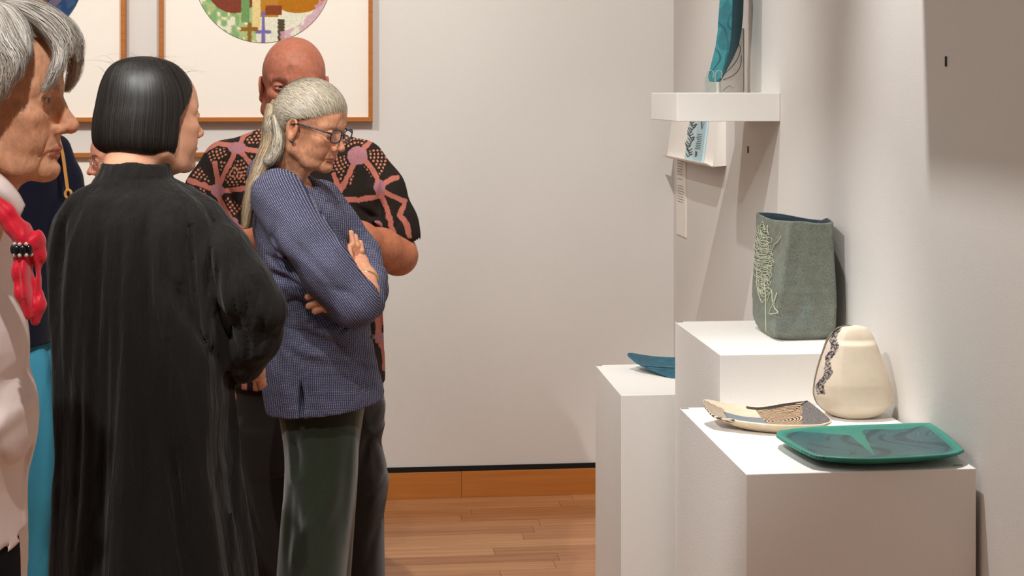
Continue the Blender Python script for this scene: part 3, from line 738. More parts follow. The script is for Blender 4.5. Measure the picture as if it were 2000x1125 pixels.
lf_ = (np.arange(len(V)) % n >= 3 * ns) & ~inn; C[lf_] *= 1.22
hz = (V[:, 2] - H2) / (C0t[2] - H2); nn = vnoise(V[:, 0] * 60, V[:, 2] * 50, 3) * .5 + vnoise(V[:, 1] * 130, V[:, 2] * 120, 5) * .5
f_ = (.82 + .3 * nn)[:, None]; C *= f_
blu = (sstep(.0, .3, hz) * sstep(.7, .3, hz) * sstep(.4, .7, vnoise(V[:, 0] * 25, V[:, 2] * 12, 9)))[:, None] * .35; C = C * (1 - blu) + np.array(L((112, 140, 142))) * blu * (~inn)[:, None] + C * blu * inn[:, None]
sv = thing('slab_vase', 'tall grey green slab built vase with a pale painted tree on its side', 'vase', tuple(cen_b))
M_slab = mat('slab_glaze', (1, 1, 1), .6, .35, vcol=True, noise=[((220, 220, 220), 3, .78, 1.18), ((30, 30, 30), 3, .9, 1.08)], bump=[((260, 260, 260), 3, .3, .0015)])
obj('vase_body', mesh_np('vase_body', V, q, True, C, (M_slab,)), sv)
# painted tree: pale slip lines laid on the left face
def leftface(px_, py_):
    t = (665 - py_) / (665 - 425.0); a = rng_[int(np.clip(t, 0, 1) * (nz - 1))]
    A_, B_ = a[(3 * ns + 3)], a[(4 * ns - 3)]      # back-left .. front-left
    D_ = B_ - A_; r_ = ray(px_, py_); nrm = np.array([-(D_[1]), D_[0], 0]); nrm /= np.linalg.norm(nrm)
    if nrm[0] > 0: nrm = -nrm
    tt_ = ((A_ - CAMP) @ nrm + .0) / (r_ @ nrm); return CAMP + r_ * tt_ + nrm * .0022
tr = MB(); rg = random.Random(11)
def slip(pts, r_): tr.tube([leftface(*p_) for p_ in pts], r_, 5)
slip(smoothcurve([(1498, 648), (1497, 615), (1497, 580), (1494, 550)], 12), .0013)
slip(smoothcurve([(1496, 585), (1489, 590), (1480, 560), (1480, 520)], 12), .0010)
for b in range(34):                                     # scribbled crown
    f = b / 33; y0 = 575 - f * 125; wd = (9 + 7 * math.sin(PI * f)) * rg.uniform(.6, 1.1); xc = 1494 + 5 * math.sin(b * 1.7) - 3 * f; ph = rg.uniform(0, 6); pts = []
    for k in range(22):
        a = k / 21 * 2.6 * PI + ph; pts.append((float(np.clip(xc + wd * math.cos(a) * rg.uniform(.85, 1.1), 1474, 1524)), y0 + rg.uniform(7, 9) * math.sin(a) - k * .3))
    slip(smoothcurve(pts, 44), .0007)
slip(smoothcurve([(1500, 590), (1508, 566), (1511, 590), (1519, 572), (1513, 598), (1521, 610), (1504, 612), (1512, 592)], 30), .0012)
slip(smoothcurve([(1506, 500), (1513, 480), (1521, 472), (1526, 462)], 14), .0014)
slip(smoothcurve([(1490, 462), (1486, 445), (1491, 432), (1495, 450), (1501, 440), (1500, 458)], 16), .0009)
slip(smoothcurve([(1482, 480), (1477, 466), (1483, 452)], 10), .0009)
tr.build('painted_tree', mat('pale_slip', L((206, 210, 184)), .7), sv, smooth=True)
mp = at_d(1629, 500, (C1b - CAMP) @ FW)

# ---- curved teal wing vase on its clear stand
dv = (on_y(1400, 180, 4.56) - CAMP) @ FW; G = Fig(dv)
prof = [(-88, 1424, 1440, 1452), (-80, 1418, 1443, 1460), (-60, 1413, 1442, 1464), (-30, 1409, 1438, 1460), (0, 1405, 1432, 1453), (30, 1403, 1431, 1452), (60, 1401, 1430, 1449), (90, 1397, 1427, 1443), (115, 1391, 1421, 1432), (135, 1386, 1416, 1421), (150, 1383, 1411, 1413), (160, 1386, 1406, 1407)]
prof = prof[::-1]; ys = np.array([p_[0] for p_ in prof], float)[::-1]
yy = np.linspace(160, -88, 90)
xl, xm, xr = [np.interp(yy, ys, np.array([p_[k] for p_ in prof], float)[::-1]) for k in (1, 2, 3)]
V = []
for k in range(len(yy)):
    t = k / (len(yy) - 1); wv = .045 * (1 if t < .9 else math.sqrt(max(.05, 1 - ((t - .9) / .1) ** 2)))
    vd = .15 - .125 * float(sstep(95, 158, yy[k]))
    A_, B_, C_ = G.p(xl[k], yy[k], 0.0), G.p(xm[k], yy[k], -.018), G.p(xr[k], yy[k], vd)
    D_ = G.p(xl[k] + (xr[k] - xm[k]) * .75, yy[k], vd)
    ring = []
    for a, b in ((A_, B_), (B_, C_), (C_, D_), (D_, A_)):
        for f in np.linspace(0, 1, 8, endpoint=False): ring.append(a * (1 - f) + b * f)
    V.append(np.array(ring))
V = [np.tile(V[0].mean(0), (32, 1))] + V + [np.tile(V[-1].mean(0), (32, 1))]; k = len(V); V = np.concatenate(V); n = 32
i, j = np.meshgrid(np.arange(k - 1), np.arange(n), indexing='ij'); q = np.stack([i * n + j, i * n + (j + 1) % n, (i + 1) * n + (j + 1) % n, (i + 1) * n + j], -1).reshape(-1, 4)
V2, q2 = split(V, q); V2, q2 = split(V2, q2)
px, py = G.pix(V2); C = np.tile(np.array(L((38, 104, 120))), (len(V2), 1))
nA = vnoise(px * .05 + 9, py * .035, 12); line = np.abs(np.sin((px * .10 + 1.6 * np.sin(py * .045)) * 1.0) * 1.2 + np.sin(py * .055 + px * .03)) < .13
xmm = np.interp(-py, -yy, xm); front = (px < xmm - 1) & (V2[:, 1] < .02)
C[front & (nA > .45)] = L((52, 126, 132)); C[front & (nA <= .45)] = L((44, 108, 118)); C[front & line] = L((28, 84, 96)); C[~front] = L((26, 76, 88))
wv_ = thing('wing_vase', 'tall curved teal vase with carved lines standing in a clear stand on the shelf', 'vase', tuple(G.world(np.array([G.p(1400, 160, 0)]))[0]))
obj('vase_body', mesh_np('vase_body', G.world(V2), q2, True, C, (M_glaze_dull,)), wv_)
M_clear = mat('clear_acrylic', (.93, .97, .97), .03, .5, trans=1, ior=1.45)
M_clearline = mat('acrylic_edge', L((200, 208, 204)), .15, .6, trans=.6)
st = thing('acrylic_stand', 'small clear acrylic stand with curled prongs under the teal vase', 'stand', tuple(G.world(np.array([G.p(1395, 180, 0)]))[0]))
zb = SZ1 + .0006
def gp(px_, py_, v=0): q_ = G.p(px_, py_, v); return G.world(q_[None])[0]
ac = MB(); a, b = gp(1377, 179, -.03), gp(1412, 179, -.03); a2, b2 = gp(1377, 147, -.03), gp(1410, 147, -.03)
for P_ in (a, b): P_[2] = zb
ac.prism([a, b, b2, a2], FW * .004); ac.build('panel', M_clear, st); ac = MB()
a, b = gp(1375, 179, .055), gp(1409, 179, .055); a2, b2 = gp(1375, 150, .055), gp(1408, 150, .055)
for P_ in (a, b): P_[2] = zb
ac.prism([a, b, b2, a2], FW * .004); ac.build('panel', M_clear, st)
pr_ = MB()
for x0 in (1382, 1398):
    pts = smoothcurve([(x0, 178), (x0 - 1, 160), (x0 - 1, 146), (x0 + 2, 139), (x0 + 9, 138), (x0 + 12, 144), (x0 + 10, 152)], 24)
    pr_.tube([gp(a_, b_, -.036) for a_, b_ in pts], .0016, 6); pr_.build('prong', M_clearline, st, smooth=True); pr_ = MB()
pts = smoothcurve([(1412, 178), (1418, 172), (1426, 168), (1432, 172), (1438, 170), (1444, 178)], 20); pr_.tube([gp(a_, b_, .05) for a_, b_ in pts], .0016, 6)
pr_.build('prong', M_clearline, st, smooth=True)
# card with an outline drawing behind the vase
yc = 4.70
cdx0, cdx1 = on_y(1400, 120, yc)[0], on_y(1453, 120, yc)[0]; cz1 = on_y(1440, 55, yc)[2]
dc = thing('drawing_card', 'upright pale card with thin outline drawing leaning behind the teal vase', 'card', ((cdx0 + cdx1) / 2, yc, SZ1))
MB().box((cdx0, yc, SZ1 + .0005), (cdx1, yc + .003, cz1)).build('card', mat('pale_card', L((232, 224, 216)), .6), dc)
ol = MB()
for pts in ([(1410, 148), (1430, 130), (1442, 112), (1446, 95), (1440, 80)], [(1412, 156), (1434, 146), (1446, 130), (1448, 108)]):
    ol.tube([on_y(a_, b_, yc - .0012) for a_, b_ in smoothcurve(pts, 20)], .0009, 5)
ol.tube([on_y(1453, 56, yc - .001), on_y(1453, 178, yc - .001)], .0009, 4)
ol.build('outline_drawing', M_ink, dc)
# ================================================================ people: heads, hair, hands
def rotm(yaw, pitch=0, roll=0):
    """local x forward / y left / z up -> figure frame; pitch > 0 looks down"""
    cy, sy = math.cos(yaw), math.sin(yaw); cp, sp = math.cos(pitch), math.sin(pitch); cr, sr = math.cos(roll), math.sin(roll)
    Rz = np.array([[cy, -sy, 0], [sy, cy, 0], [0, 0, 1]]); Ry = np.array([[cp, 0, sp], [0, 1, 0], [-sp, 0, cp]]); Rx = np.array([[1, 0, 0], [0, cr, -sr], [0, sr, cr]])
    return Rz @ Ry @ Rx
def xform(V, R, o, s=1.0): return (np.asarray(V) * s) @ R.T + np.asarray(o)

def make_head(h=.0022, age=0.0, male=False, wide=1.0, neck=None, eye_open=.0042, jaw=1.0, nose=1.0, gaze=0.0, ears=True, lips=1.0):
    F = Field((-.125, -.108, -.225), (.135, .108, .135), h); w_ = wide
    F.ell((-.014, 0, .030), (.094, .076 * w_, .088), .0)
    F.ell((.020, 0, .022), (.072, .064 * w_, .070), .03)                     # forehead
    F.ell((.026, 0, -.040), (.058, .052 * w_, .070), .03)                    # mid face
    F.ell((.034, 0, -.064), (.052, .044 * w_, .040), .03)                    # muzzle
    for s in (-1, 1):
        F.chain([(-.012, s * .060 * w_, -.035), (-.004, s * .055 * w_ * jaw, -.068), (.040, s * .032 * jaw, -.094), (.070, s * .010, -.099)], [.016, .015, .013, .013], .02)
        F.ell((.058, s * .043 * w_, -.024), (.022, .018, .017), .02)         # cheek bone
        F.ell((.052, s * .036, -.055), (.024, .018, .022), .02)              # cheek
        F.cone((.078, s * .012, .016), (.064, s * .048, .014), .010, .008, .015)   # brow
    F.ell((.078, 0, -.098), (.014, .018, .013), .015)                        # chin
    F.ell((.0, 0, -.072), (.05, .040, .026), .03)                            # floor of the jaw
    nk = neck or [(-.030, 0, -.06), (-.036, 0, -.12), (-.05, 0, -.215)]
    F.chain(nk, [.052 * (1.12 if male else 1), .050 * (1.12 if male else 1), .060 * (1.15 if male else 1)], .025)
    F.cone((.018, 0, -.085), (-.010, 0, -.19), .022, .026, .03)
    # eye sockets, nose
    for s in (-1, 1): F.ell((.089, s * .033, -.001), (.014, .017, .011), .012, 'sub')
    F.chain([(.080, 0, .012), (.090, 0, -.008), (.101 + .004 * nose, 0, -.034)], [.0075, .0075, .0098 * nose], .010)
    F.ell((.104 + .005 * (nose - .6), 0, -.037), (.010, .0095, .0088), .006)
    for s in (-1, 1):
        F.ell((.094, s * .0125 * nose, -.041), (.0105, .0070, .0072), .006)
        F.ell((.102, s * .0065, -.0495), (.006, .0036, .0036), .003, 'sub')
        # eyeball bulge + lids
        F.ell((.0735, s * .032, -.001), (.0150, .0165, .0135), .004)
        F.ell((.090, s * .033, -.0015), (.0120, .0135, eye_open), .0015, 'sub')
        F.crease([(.088, s * .020, .0075), (.090, s * .033, .0095), (.083, s * .047, .006)], .0022, .0016)
    # mouth
    F.chain([(.082, -.021, -.0715), (.0905, -.008, -.0680), (.0915, 0, -.0690), (.0905, .008, -.0680), (.082, .021, -.0715)], [.004, .0055 * lips, .0052 * lips, .0055 * lips, .004], .006)
    F.chain([(.082, -.018, -.0735), (.0890, 0, -.0785), (.082, .018, -.0735)], [.004, .0062 * lips, .004], .006)
    F.crease([(.084, -.024, -.0730), (.0960, -.008, -.0728), (.0975, 0, -.0735), (.0960, .008, -.0728), (.084, .024, -.0730)], .0018, .0042)
    F.crease([(.090, 0, -.052), (.092, 0, -.063)], .003, .0012)               # philtrum
    F.crease([(.086, -.014, -.0875), (.090, 0, -.0885), (.086, .014, -.0875)], .005, .002)
    if ears:
        for s in (-1, 1):
            R = rotm(s * .18, 0, s * -.10)
            c = np.array([-.013, s * .079 * w_, -.013])
            F.ell(c, (.0205, .0070, .032), .004, rot=R)
            F.ell(c + np.array([.002, s * .005, .004]), (.0100, .005, .019), .003, 'sub', rot=R)
            F.ell(c + np.array([.004, s * .001, -.026]), (.009, .006, .010), .005)
            F.ell(c + np.array([.010, s * -.001, -.002]), (.005, .004, .007), .004)
    if age > 0:
        a = age
        for s in (-1, 1):
            F.crease([(.095, s * .019, -.040), (.084, s * .030, -.058), (.074, s * .034, -.078)], .0032, .0026 * a)    # nasolabial
            F.crease([(.080, s * .026, -.076), (.072, s * .029, -.092)], .0030, .0018 * a)
            F.crease([(.084, s * .022, -.013), (.080, s * .036, -.017), (.070, s * .048, -.012)], .0028, .0018 * a)    # eye bag
            for k in range(3): F.crease([(.066, s * .052, -.002 - .004 * k), (.054, s * .058, .002 - .008 * k)], .0016, .0009 * a)
            for k in range(3): F.crease([(.066 - .010 * k, s * (.042 + .003 * k), -.050), (.058 - .012 * k, s * (.040 + .002 * k), -.088)], .0028, .0013 * a)
            F.ell((.052, s * .034, -.090), (.018, .012, .014), .012)             # jowl
            F.crease([(.03, s * .03, -.105), (-.004, s * .036, -.16)], .005, .002 * a)
            F.crease([(.02, s * .012, -.11), (.004, s * .016, -.18)], .0035, .0025 * a)
        for k in range(3): F.crease([(.070, -.036, .036 + .010 * k), (.083, 0, .038 + .010 * k), (.070, .036, .036 + .010 * k)], .0020, .0008 * a)
    V, Q = F.mesh(); V = relax(V, Q, 1, .4)
    x, y, z = V.T; ay = np.abs(y)
    return V, Q, dict(x=x, y=y, z=z, ay=ay)
def skin_color(V, base, age=.5, rosy=.5, brow=None, lip=None):
    x, y, z = V.T; ay = np.abs(y); base = np.array(base); C = np.tile(base, (len(V), 1))
    n = vnoise(x * 90 + y * 40, z * 90 + y * 37, 1) * .6 + vnoise(x * 230 + y * 97, z * 230, 2) * .4
    C = C * (1 + (n - .5)[:, None] * .22 * (.4 + age))
    red = np.exp(-((x - .105) ** 2 + y ** 2 + (z + .038) ** 2) / .018 ** 2) * .9 + np.exp(-((x - .066) ** 2 + (ay - .04) ** 2 + (z + .034) ** 2) / .022 ** 2) * .55 + np.exp(-((x + .012) ** 2 + (ay - .08) ** 2 + (z + .012) ** 2) / .022 ** 2) * .7
    red = np.clip(red, 0, 1)[:, None] * rosy; C = C * (1 - red * .5) + C * np.array([1.08, .70, .68]) * red * .5
    if lip is not None:
        m = (x > .080) & (ay < .0225) & (np.abs(z + .0735) < .0105 * np.sqrt(np.clip(1 - (ay / .024) ** 2, 0, 1))); m = m[:, None] * .8; C = C * (1 - m) + np.array(lip) * m
    if brow is not None:
        zc = .0155 + .004 * np.sin(np.clip((ay - .012) / .036, 0, 1) * PI); m = (x > .05) & (ay > .012) & (ay < .050) & (np.abs(z - zc) < .0034 + .0016 * vnoise(y * 900, z * 300, 4)); m = m[:, None] * .75
        C = C * (1 - m) + np.array(brow) * m
    lash = (x > .07) & (ay > .019) & (ay < .046) & (np.abs(z - .0022 + .0) < .0014) & (x > .078); C[lash] *= .45
    return C
M_skin = mat('skin', (1, 1, 1), .52, .4, vcol=True, sss=.08, bump=[((700, 700, 700), 3, .12, .001)])
M_skin_old = mat('aged_skin', (1, 1, 1), .55, .35, vcol=True, sss=.06, noise=[((120, 120, 60), 4, .88, 1.1)], bump=[((600, 600, 600), 3, .15, .001), ((150, 150, 50), 4, .45, .004)])
M_eye = mat('eye', (1, 1, 1), .12, .6, vcol=True)
def eyeballs(fig, R, o, s, parent, iris=(.12, .10, .07), look=(1, 0, 0)):
    lk = np.array(look, float); lk /= np.linalg.norm(lk)
    for sgn in (-1, 1):
        n, k = 28, 40; th = (np.linspace(0, 1, n) ** 1.4) * PI; ph = np.arange(k) * 2 * PI / k
        T, P_ = np.meshgrid(th, ph, indexing='ij'); a = np.cross(lk, [0, 0, 1.]); a /= np.linalg.norm(a); b = np.cross(a, lk)
        D = np.cos(T)[..., None] * lk + np.sin(T)[..., None] * (np.cos(P_)[..., None] * a + np.sin(P_)[..., None] * b)
        V = np.array([.0735, sgn * .032, -.001]) + .0127 * D.reshape(-1, 3); t = T.ravel()
        C = np.tile(np.array([.62, .56, .52]), (len(V), 1)); C[t < .50] = iris; C[t < .22] = (.01, .01, .01)
        i, j = np.meshgrid(np.arange(n - 1), np.arange(k), indexing='ij'); q = np.stack([i * k + j, (i + 1) * k + j, (i + 1) * k + (j + 1) % k, i * k + (j + 1) % k], -1).reshape(-1, 4)
        obj('eye', mesh_np('eye', fig.world(xform(V, R, o, s)), q, True, C, (M_eye,)), parent)

def finger(F, P, r0, r1, k=.003):
    n = len(P); F.chain(P, [r0 + (r1 - r0) * i / (n - 1) for i in range(n)], k)
def ribbon_mesh(S, wid, ctr, cols, taper=.35):
    """S (n,k,3) strands; flat ribbons that face away from ctr"""
    n, k, _ = S.shape; T = np.gradient(S, axis=1); T /= np.linalg.norm(T, axis=2)[..., None] + 1e-9
    O = S - (np.asarray(ctr)); O /= np.linalg.norm(O, axis=2)[..., None] + 1e-9
    B = np.cross(T, O); B /= np.linalg.norm(B, axis=2)[..., None] + 1e-9
    t = np.linspace(0, 1, k); w = (np.asarray(wid).reshape(-1, 1) * np.ones((n, k))) * (1 - (1 - taper) * sstep(.55, 1, t))[None] * (.35 + .65 * sstep(0, .18, t))[None]
    A_ = S - B * w[..., None] / 2; D_ = S + B * w[..., None] / 2
    V = np.stack([A_, D_], 2).reshape(-1, 3); i, j = np.meshgrid(np.arange(n), np.arange(k - 1), indexing='ij'); b = (i * k + j) * 2
    q = np.stack([b, b + 1, b + 3, b + 2], -1).reshape(-1, 4); C = np.repeat(cols, 2 * k, axis=0)
    return V, q, C
def resample(P, k):
    return smoothcurve(P, k)
def lock(rs, P, R, n, k=14, frizz=.0, cl=(1, 1, 1), flat=None):
    """n strands that follow the centre line P within radius R(t)"""
    c = resample(P, k); t = np.linspace(0, 1, k); r = np.interp(t, np.linspace(0, 1, len(R)), R)
    th = rs.uniform(0, 2 * PI, n); q = np.sqrt(rs.uniform(0, 1, n)); off = np.stack([np.cos(th) * q, np.sin(th) * q, rs.uniform(-1, 1, n)], 1)
    T = np.gradient(c, axis=0); T /= np.linalg.norm(T, axis=1)[:, None] + 1e-9
    a = np.cross(T, [0.3, .8, .5]); a /= np.linalg.norm(a, axis=1)[:, None] + 1e-9; b = np.cross(T, a)
    S = c[None] + (off[:, 0, None, None] * a[None] + off[:, 1, None, None] * b[None]) * r[None, :, None]
    if frizz: 
        ph = rs.uniform(0, 6, (n, 3)); fr = rs.uniform(2, 7, (n, 1))
        for ax in range(3): S[:, :, ax] += frizz * np.sin(ph[:, ax, None] + fr * t[None] * PI) * t[None]
    return (S, c[None])
def person(fig, px, label, group=None):
    return thing('person', label, 'person', fig.base(px), group)
def put(fig, name, V, Q, parent, m, col=None, smooth=True, R=None, o=None, s=1.0, **kw):
    if R is not None: V = xform(V, R, o, s)
    return obj(name, mesh_np(name, fig.world(V), Q, smooth, col, (m,), **kw), parent)
def core(F_list):
    """joins several (V,Q,C) pieces into one"""
    n = 0; VV = []; QQ = []; CC = []
    for V, Q, C in F_list: VV.append(V); QQ.append(Q + n); CC.append(C); n += len(V)
    return np.concatenate(VV), np.concatenate(QQ), np.concatenate(CC)
def limbs(chains, h=.012, col=(.5, .3, .2)):
    P = np.concatenate([np.array(c[0]) for c in chains]); F = Field(P.min(0) - .14, P.max(0) + .14, h)
    for P_, R_ in chains: F.chain(P_, R_, .02)
    V, Q = F.mesh(); return V, Q, np.tile(np.array(col), (len(V), 1))
def cloth(name, c, rough=.85, sheen=.0, weave=900, noise=.12, bumpd=.25, vcol=False):
    return mat(name, c, rough, .2, sheen=sheen, vcol=vcol, noise=[((weave, weave, weave), 1, 1 - noise, 1 + noise)], bump=[((weave, weave, weave), 1, bumpd, .001), ((14, 14, 14), 3, .18, .01)])
def tubemesh(pts, r, n=8):
    m = MB().tube(pts, r, n); return m

def build_hair(name, SS, fig, R, o, s, parent, cols, wid, ctr, rs, M=None, pr=None, kind=True):
    VV = []; QQ = []; CC = []; n0 = 0
    for S in SS:
        cen = ctr; cl = cols
        if isinstance(S, tuple):
            if len(S) > 2: cl = S[2]
            S, cen = S[0], S[1]
        n = len(S); ci = rs.choice(len(cl), n, p=pr if cl is cols else None); c = np.array(cl)[ci] * rs.uniform(.82, 1.15, (n, 1))
        V, q, C = ribbon_mesh(S, wid * rs.uniform(.7, 1.3, n), cen, c); VV.append(V); QQ.append(q + n0); CC.append(C); n0 += len(V)
    V = np.concatenate(VV)
    if R is not None: V = xform(V, R, o, s)
    oo = obj(name, mesh_np(name, fig.world(V), np.concatenate(QQ), True, np.concatenate(CC), (M or M_hair,)), parent)
    if kind: oo['kind'] = 'stuff'
    return oo
M_hair = mat('hair', (1, 1, 1), .42, .5, vcol=True)
# ================================================================ woman with grey ponytail and glasses
G = Fig(3.72)
P3 = person(G, 620, 'older woman with grey ponytail and dark glasses, arms crossed, in a blue dotted jacket')
yaw, pit = math.radians(-22), math.radians(17)
R3 = rotm(yaw, pit, 0); s3 = .91; O3 = G.p(609, 243, 0)
V, Q, _ = make_head(.0020, age=1.5, nose=1.05, lips=.72, eye_open=.0036, neck=[(-.034, 0, -.05), (-.052, 0, -.11), (-.095, 0, -.20)])
C = skin_color(V, L((206, 146, 112)), 1.0, .7, brow=L((176, 140, 112)), lip=L((178, 104, 88)))
head3 = (xform(V, R3, O3, s3), Q, C)
hp = lambda x, y, z: xform(np.array([[x, y, z]]), R3, O3, s3)[0]
# hands
SK3 = L((212, 150, 118))
def handpiece(build, lo, hi, h=.0022, col=SK3):
    F = Field(lo, hi, h); build(F); V, Q = F.mesh(); V = relax(V, Q, 1, .3)
    n = vnoise(V[:, 0] * 200, V[:, 2] * 200, 3); return V, Q, np.tile(np.array(col), (len(V), 1)) * (.92 + .16 * n)[:, None]
def left_hand(F):       # four finger tips coming out under the near arm, pointing left
    k = G.p
    for (x0, y0, x1, y1, x2, y2, r) in [(650, 572, 622, 570, 601, 580, .0088), (655, 586, 628, 588, 603, 598, .0092), (660, 598, 636, 600, 615, 608, .0090), (664, 604, 650, 603, 636, 606, .0078)]:
        finger(F, [k(x0 + 30, y0, -.150), k(x0, y0, -.162), k(x1, y1, -.166), k(x2, y2, -.160)], r * 1.05, r * .88)
    F.cone(k(690, 590, -.14), k(665, 588, -.145), .026, .022, .01)
def right_hand(F):      # wrist and raised fingers on the far upper arm
    k = G.p
    F.chain([k(708, 590, -.09), k(714, 572, -.05), k(713, 545, .0), k(702, 522, .04)], [.034, .033, .030, .027], .012)
    F.ell(k(700, 512, .06), (.026, .022, .026), .012)
    for (x0, y0, x1, y1, x2, y2, v, r) in [(694, 505, 688, 478, 685, 455, .045, .0092), (700, 505, 697, 480, 693, 462, .055, .0092), (706, 506, 706, 490, 703, 474, .062, .0088), (690, 515, 684, 500, 681, 482, .03, .0090)]:
        finger(F, [k(x0, y0 + 8, v + .01), k(x0, y0, v), k(x1, y1, v - .01), k(x2, y2, v - .004)], r, r * .85)
hl = handpiece(left_hand, *G.bx((585, 640, -.20), (720, 540, -.10)))
hr = handpiece(right_hand, *G.bx((650, 620, -.13), (770, 430, .12)))
b3 = limbs([([hp(-.06, 0, -.14), G.p(575, 420, .06), G.p(610, 620, .08), G.p(620, 780, .08)], [.045, .08, .08, .07]),
            ([G.p(620, 800, .02), G.p(620, 950, .02), G.p(612, 1125, .02), G.p(600, 1340, .02)], [.05, .045, .04, .04]),
            ([G.p(650, 800, .17), G.p(645, 950, .17), G.p(640, 1125, .17), G.p(635, 1340, .17)], [.05, .045, .045, .04]),
            ([G.p(560, 400, -.08), G.p(640, 530, -.15), G.p(695, 592, -.14), G.p(712, 575, -.03)], [.045, .04, .036, .03]),
            ([G.p(620, 400, .20), G.p(715, 560, .16), G.p(700, 600, -.05), G.p(680, 590, -.13)], [.045, .036, .034, .026])], .012, SK3)
V, Q, C = core([head3, hl, hr, b3]); body3 = put(G, 'body', V, Q, P3, M_skin_old, C)
eyeballs(G, R3, O3, s3, body3, look=(1, -.1, -.25))

# jacket: torso loft, two sleeves, collar
F = Field(*G.bx((470, 850, -.27), (800, 300, .40)), .0045)
# extents near the lower z need the whole frame: recompute in metres
rowsL = [(330, 540, 582), (341, 528, 604), (354, 517, 622), (370, 509, 642), (392, 500, 660), (430, 494, 676), (470, 498, 688), (520, 508, 700), (560, 520, 708), (600, 534, 714), (640, 530, 722), (680, 522, 728), (720, 515, 738), (760, 515, 748), (800, 520, 757), (830, 525, 760)]
Zs, CX, RX, RY = G.sil(rowsL, .07, lambda Z: np.interp(Z, [Z[0], Z[4], Z[9], Z[11], Z[12], Z[13], Z[15]], [.190, .180, .175, .17, .155, .120, .06]))
F.loft(Zs, CX, .07, RX, RY, 0, p=2.3)
k = G.p
F.chain([k(545, 385, -.075), k(590, 470, -.125), k(640, 530, -.155), k(693, 592, -.150)], [.070, .068, .066, .058], .018)        # near sleeve
F.chain([k(693, 592, -.150), k(706, 590, -.09)], [.058, .046], .02)
F.chain([k(625, 395, .19), k(700, 500, .22), k(722, 566, .15)], [.062, .058, .050], .02)                                     # far sleeve
F.chain([k(722, 566, .15), k(722, 545, .05), k(720, 590, -.04), k(690, 596, -.09)], [.046, .042, .040, .040], .015)
F.cone(hp(-.058, 0, -.146), hp(-.070, 0, -.172), .063, .070, .02)
# neck opening
F.cone(hp(-.036, 0, -.10), hp(-.070, 0, -.19), .058, .062, .006, 'sub'); F.ell(hp(.012, 0, -.150), (.048, .05, .040), .01, 'sub')
# folds
fo = lambda pts, w, a, v0=-9, v1=.1: F.fold(G.uw(pts, -.1), w, a, v0, v1)
fo([(520, 500), (560, 520), (600, 548)], .014, .016); fo([(515, 530), (560, 548), (598, 570)], .012, .014); fo([(530, 478), (575, 505), (600, 530)], .010, .010)
fo([(540, 545), (580, 575), (600, 590)], .012, -.007); fo([(545, 600), (580, 585), (640, 632), (700, 640)], .010, .016)
fo([(520, 515), (560, 532), (596, 556)], .009, -.006); fo([(545, 420), (540, 460), (570, 510), (600, 540)], .008, .010)
fo([(590, 430), (630, 470), (690, 520)], .014, .008); fo([(570, 450), (620, 500), (680, 560)], .012, .006); fo([(600, 520), (640, 570), (690, 610)], .014, -.005)
fo([(640, 545), (690, 560), (730, 590)], .010, .006); fo([(660, 470), (700, 520)], .009, .006); fo([(620, 400), (660, 450), (690, 500)], .010, -.006)
fo([(548, 640), (590, 650), (640, 670), (700, 665)], .012, .007); fo([(540, 665), (600, 690), (660, 700)], .014, -.006); fo([(560, 620), (540, 660), (530, 720)], .013, .009)
fo([(640, 640), (660, 700), (668, 800)], .016, .006); fo([(700, 650), (700, 720), (708, 800)], .014, .006); fo([(560, 680), (556, 740), (552, 815)], .012, -.005); fo([(620, 690), (620, 760), (625, 815)], .016, -.005)
fo([(655, 655), (690, 628)], .005, .010)
fo([(588, 745), (589, 780), (590, 835)], .0045, .030); fo([(735, 640), (742, 700), (750, 790)], .010, .005)
n1 = lambda x, y, z: .0022 * np.sin(x * 46 + z * 30 + 2 * np.sin(z * 19)) * np.sin(z * 38 + x * 25)
F.add(n1)
